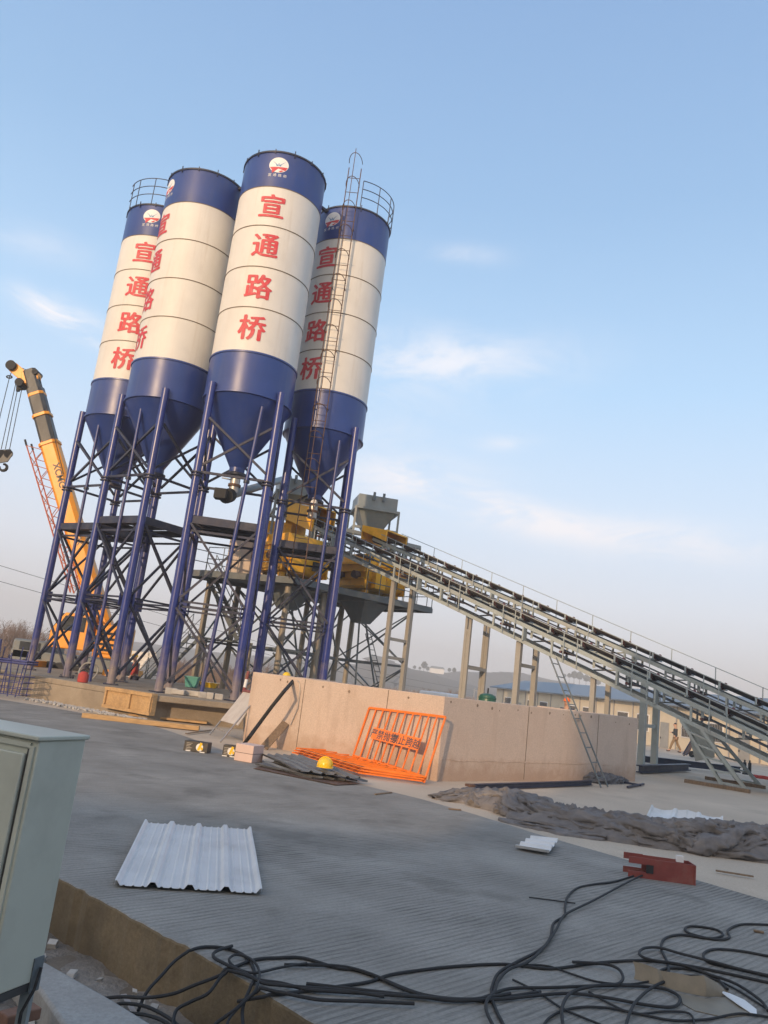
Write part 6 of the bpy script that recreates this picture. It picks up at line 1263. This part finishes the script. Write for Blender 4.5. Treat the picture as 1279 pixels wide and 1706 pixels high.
p = D(738, 1160, 48); vehicle('white van parked beyond the corner of the pit wall', (p.x, p.y, gz(p.x, p.y) + .02), R_(70), M['white'])
p = D(716, 1160, 56); vehicle('silver grey car parked beyond the pit wall, left of the white van', (p.x, p.y, gz(p.x, p.y) + .02), R_(40), M['alu'], H_=1.5, van=False)
p = D(812, 1160, 24.6); p = V((p.x, p.y, -.3)); th = thing('pressure_tank', 'dark green domed tank showing over the pit wall between two trestles', 'tank', p)
zt_ = D(812, 1155, 24.6).z; mb = MB(); mb.lathe([(.01, 0), (.27, 0), (.27, zt_ - p.z - .14), (.24, zt_ - p.z - .06), (.15, zt_ - p.z - .015), (.01, zt_ - p.z)], p, 28); mb.build('shell', M['tank'], th)
MB().tube(V((p.x, p.y, zt_ - .02)), V((p.x, p.y, zt_ + .16)), .025, n=8).build('valve', M['black'], th); MB().lathe([(.275, zt_ - p.z - .16), (.285, zt_ - p.z - .14), (.275, zt_ - p.z - .12)], p, 28).build('weld_band', M['tank'], th)
# cart and panel near the building
p = G(1150, 1262, -.15); th = thing('hand_cart', 'rusty hand cart tipped up beside the splayed conveyor legs', 'cart', p)
MB().bar(p + V((-.25, 0, .12)), p + V((.35, .3, 1.15)), .7, .05, (1, 0, 0)).build('tray', M['rust'], th, bevel=.01)
for sg in (-1, 1):
    MB().bar(p + V((-.32, sg * .25, .1)), p + V((.45, .3 + sg * .25, 1.3)), .04, .04).build('handle', M['navy'], th); MB().tube(p + V((.2, sg * .32 - .05, .17)), p + V((.2, sg * .32 + .03, .17)), .17, n=18).build('wheel', M['black'], th)
MB().bar(p + V((.2, -.35, .17)), p + V((.2, .35, .17)), .03, .03).build('axle', M['alu'], th)
kk = AK + .8; wp = [K(1142, 1203, kk), K(1180, 1213, kk), K(1190, 1232, kk), K(1190, 1262, kk), K(1158, 1268, kk)]
mb = MB(); mb.add([p for p in wp] + [p + NV * .012 for p in wp], [(0, 1, 2, 3, 4), (9, 8, 7, 6, 5)] + [(i, (i + 1) % 5, 5 + (i + 1) % 5, 5 + i) for i in range(5)]); mb.build('leg_web', M['teal'], convA)
p = G(1240, 1290); th = thing('jack_stand', 'pair of short black steel jacks standing right of the splayed legs', 'jack', p)
for dx in (0, .2): MB().lathe([(.09, 0), (.09, .05), (.06, .08), (.06, .45), (.03, .47), (.03, .55)], p + V((dx, .05 * dx, 0)), 14, True).build('jack', M['black'], th)
tag(MB().path([G(1268, 1296, .04) + V((.32 * math.cos(a) * (1 + .1 * math.sin(2.3 * a)), .3 * math.sin(a), .03 * math.sin(a * 1.7) + .03)) for a in [2 * math.pi * i / 24 for i in range(70)]], .022, 6).build('hose_coil', M['redvest']), 'red coil of hose lying on the ground at the right edge', 'hose')
p = G(1252, 1256, -.15); th = thing('tool_chest', 'orange tool chest standing in front of the cream building at the right', 'chest', p)
mb = MB(); mb.box(p + V((0, 0, .55)), (.9, .6, .9), .3); mb.build('case', M['yellow'], th, bevel=.02); mb = MB(); mb.box(p + V((0, 0, 1.03)), (.95, .65, .05), .3); mb.build('lid', M['dark_steel'], th)
for x in (-.35, .35): MB().bar(p + V((x, x * .3, 0)), p + V((x, x * .3, .1)), .08, .08).build('foot', M['black'], th)

# bare winter trees
def branch(mb, p, d, l, r, lev, rnd, tw):
    q_ = p + d * l; mid = p.lerp(q_, .5) + V((rnd.gauss(0, .04), rnd.gauss(0, .04), rnd.gauss(0, .02))) * l
    (mb if lev < 2 else tw).path([p, mid, q_], [r, r * .8, r * .6], 5 if lev < 2 else 3, cap=False)
    if lev >= 5: return
    for i in range(3 if lev < 3 else 2 + (rnd.random() < .5)):
        nd = (d + V((rnd.gauss(0, .42), rnd.gauss(0, .42), rnd.gauss(.12, .28)))).normalized(); branch(mb, q_ if i < 2 else mid, nd, l * rnd.uniform(.62, .85), r * .6, lev + 1, rnd, tw)
protos = []
for sd in (1, 2, 3):
    rnd = random.Random(sd); t = thing('bare_tree', 'bare brown tree', 'tree', (0, 0, 0), 'bare winter trees beyond the yard'); mb = MB(); tw = MB()
    for k in range(2): branch(mb, V((.1 * k, 0, 0)), V((rnd.gauss(0, .12), rnd.gauss(0, .12), 1)).normalized(), 1.2, .07, 0, rnd, tw)
    mb.build('trunk', M['bark'], t); tw.build('crown', M['twig'], t); protos.append(t)
rnd = random.Random(44); first = [True] * 3
zones = [(-20, 62, 1004, 62, 95, 14, 'bare brown tree at the left edge behind the crane and rebar cage'), (64, 300, 1072, 75, 105, 16, 'bare brown tree seen between the legs of the left silos'), (300, 450, 1066, 65, 95, 12, 'bare brown tree seen through the legs of the front silo'), (455, 700, 1112, 80, 120, 16, 'bare brown tree seen under the mixing platform'), (700, 800, 1128, 90, 130, 7, 'bare brown tree beyond the parked vehicles')]
for x0, x1, top, ya, yb, cnt, lab in zones:
    for i in range(cnt):
        px = x0 + (x1 - x0) * (i + rnd.random()) / cnt; Y_ = rnd.uniform(ya, yb); g = D(px, 1100, Y_); gzv = gz(g.x, g.y); zt = D(px, top + rnd.uniform(-4, 26) + (px - x0) * .10, Y_).z
        k = i % 3; o = protos[k] if first[k] else copy_tree(protos[k]); first[k] = False
        sc_ = max(.35, (zt - gzv) / 5.2); o.location = (g.x, g.y, gzv - .05); o.scale = (sc_ * rnd.uniform(.9, 1.3), sc_ * rnd.uniform(.9, 1.3), sc_); o.rotation_euler = (0, 0, rnd.uniform(0, 6.28)); o['label'] = lab
# a low mass of dry scrub along the far edge of the yard
mb = MB(); rnd = random.Random(8)
for i in range(26000):
    px = rnd.uniform(-60, 830); Y_ = rnd.uniform(88, 150) if px > 420 else rnd.uniform(66, 130); d = ray(px, 1100); s_ = Y_ / d.y; x, y = d.x * s_, d.y * s_; z = gz(x, y)
    h_ = rnd.uniform(.5, 1.9) * (1 + .5 * noise.noise(V((x * .15, y * .15, 0)))); dx, dy = rnd.gauss(0, .3) * h_, rnd.gauss(0, .2) * h_; w_ = rnd.uniform(.02, .06)
    mb.add([V((x - w_, y, z)), V((x + w_, y, z)), V((x + dx, y + dy, z + h_))], [(0, 1, 2)])
tag(mb.build('scrub', M['twig'], smooth=False), 'dry brown scrub along the far edge of the yard', 'scrub', kind='stuff')
# trees and roofs on the far ridge
rnd = random.Random(15)
M['farleaf'] = mat('dark_evergreen', (0.05, 0.06, 0.04), .9, var=.3)
def far_tree(px, base, hpx, Y_, label):
    g = D(px, base, Y_); h_ = hpx / FPX * Y_; t = thing('evergreen_tree', label, 'tree', g, 'evergreens on the far ridge'); MB().tube(g - V((0, 0, 3)), g + V((0, 0, h_ * .5)), h_ * .04, h_ * .02, 6).build('trunk', M['bark'], t); mb = MB()
    for i in range(260):
        a = rnd.uniform(0, 6.28); u = rnd.random(); rr = h_ * .42 * math.sin(math.pi * min(1, u * .8 + .12)) * rnd.random() ** .4; c = g + V((rr * math.cos(a), rr * math.sin(a), h_ * (.2 + .8 * u))); s_ = h_ * rnd.uniform(.04, .09)
        mb.frame(c, V((s_, rnd.uniform(-s_, s_), 0)), V((0, s_ * .6, s_ * .4)), V((rnd.uniform(-s_, s_) * .5, 0, s_ * .5)))
    mb.build('crown', M['farleaf'], t, smooth=False)
for px, base, hp in ((690, 1114, 5), (699, 1115, 4), (706, 1114, 11), (712, 1117, 6), (748, 1119, 6), (756, 1120, 7), (948, 1129, 7), (956, 1131, 12), (965, 1133, 13), (976, 1136, 11), (985, 1138, 12), (996, 1141, 9), (940, 1128, 5)):
    far_tree(px, base + 1, hp + 1, 515, 'small dark evergreen on the far ridge beyond the ladder' if px > 900 else 'small dark evergreen on the far ridge behind the platform')
g = D(727, 1119, 500); th = thing('farm_house', 'tiny pale farm building on the far ridge behind the platform', 'house', g)
mb = MB(); mb.box(g + V((0, 0, .4)), (9, 4, 3)); mb.build('wall', M['white'], th); mb = MB(); mb.prism([(-5, 1.9), (5, 1.9), (3.6, 3.2), (-3.6, 3.2)], -2.3, 2.3); mb.v = [V((g.x + v.x, g.y + v.z, g.z + v.y)) for v in mb.v]; mb.build('roof', M['roofgrey'], th)
# overhead lines on poles
pA, pB = D(-60, 924, 62), D(790, 1150, 190)
th = thing('power_line', 'pair of thin overhead wires sloping past the leftmost silo to a far pole', 'power line', (pB.x, pB.y, gz(pB.x, pB.y)))
for dz in (0, -1.25):
    MB().path([pA.lerp(pB, i / 40) + V((0, 0, dz - 2.2 * math.sin(math.pi * i / 40) * .6)) for i in range(41)], .022, 5).build('wire', M['black'], th)
MB().tube(V((pB.x, pB.y, gz(pB.x, pB.y))), pB + V((0, 0, .5)), .16, .1, 8).build('pole', M['plaster'], th); MB().bar(pB + V((-.8, 0, 0)), pB + V((.8, 0, 0)), .1, .1).build('crossarm', M['plaster'], th)
MB().tube(V((pA.x, pA.y, gz(pA.x, pA.y))), pA + V((0, 0, .5)), .16, .1, 8).build('pole', M['plaster'], th); MB().bar(pA + V((-.8, 0, 0)), pA + V((.8, 0, 0)), .1, .1).build('crossarm', M['plaster'], th)
#MARK_HAZE
hm = bpy.data.materials.new('haze_air'); hm.use_nodes = True; t = hm.node_tree; t.nodes.clear(); ho = t.nodes.new('ShaderNodeOutputMaterial'); pv = t.nodes.new('ShaderNodeVolumePrincipled')
pv.inputs['Color'].default_value = (0.97, 0.97, 0.98, 1); pv.inputs['Density'].default_value = 0.0016; pv.inputs['Anisotropy'].default_value = 0.0; t.links.new(pv.outputs[0], ho.inputs['Volume'])
mb = MB(); mb.box((0, 330, 13), (3200, 1000, 56)); hz_ = mb.build('haze', hm, smooth=False); hz_['kind'] = 'stuff'; hz_['label'] = 'thin pale haze over the yard and hills'
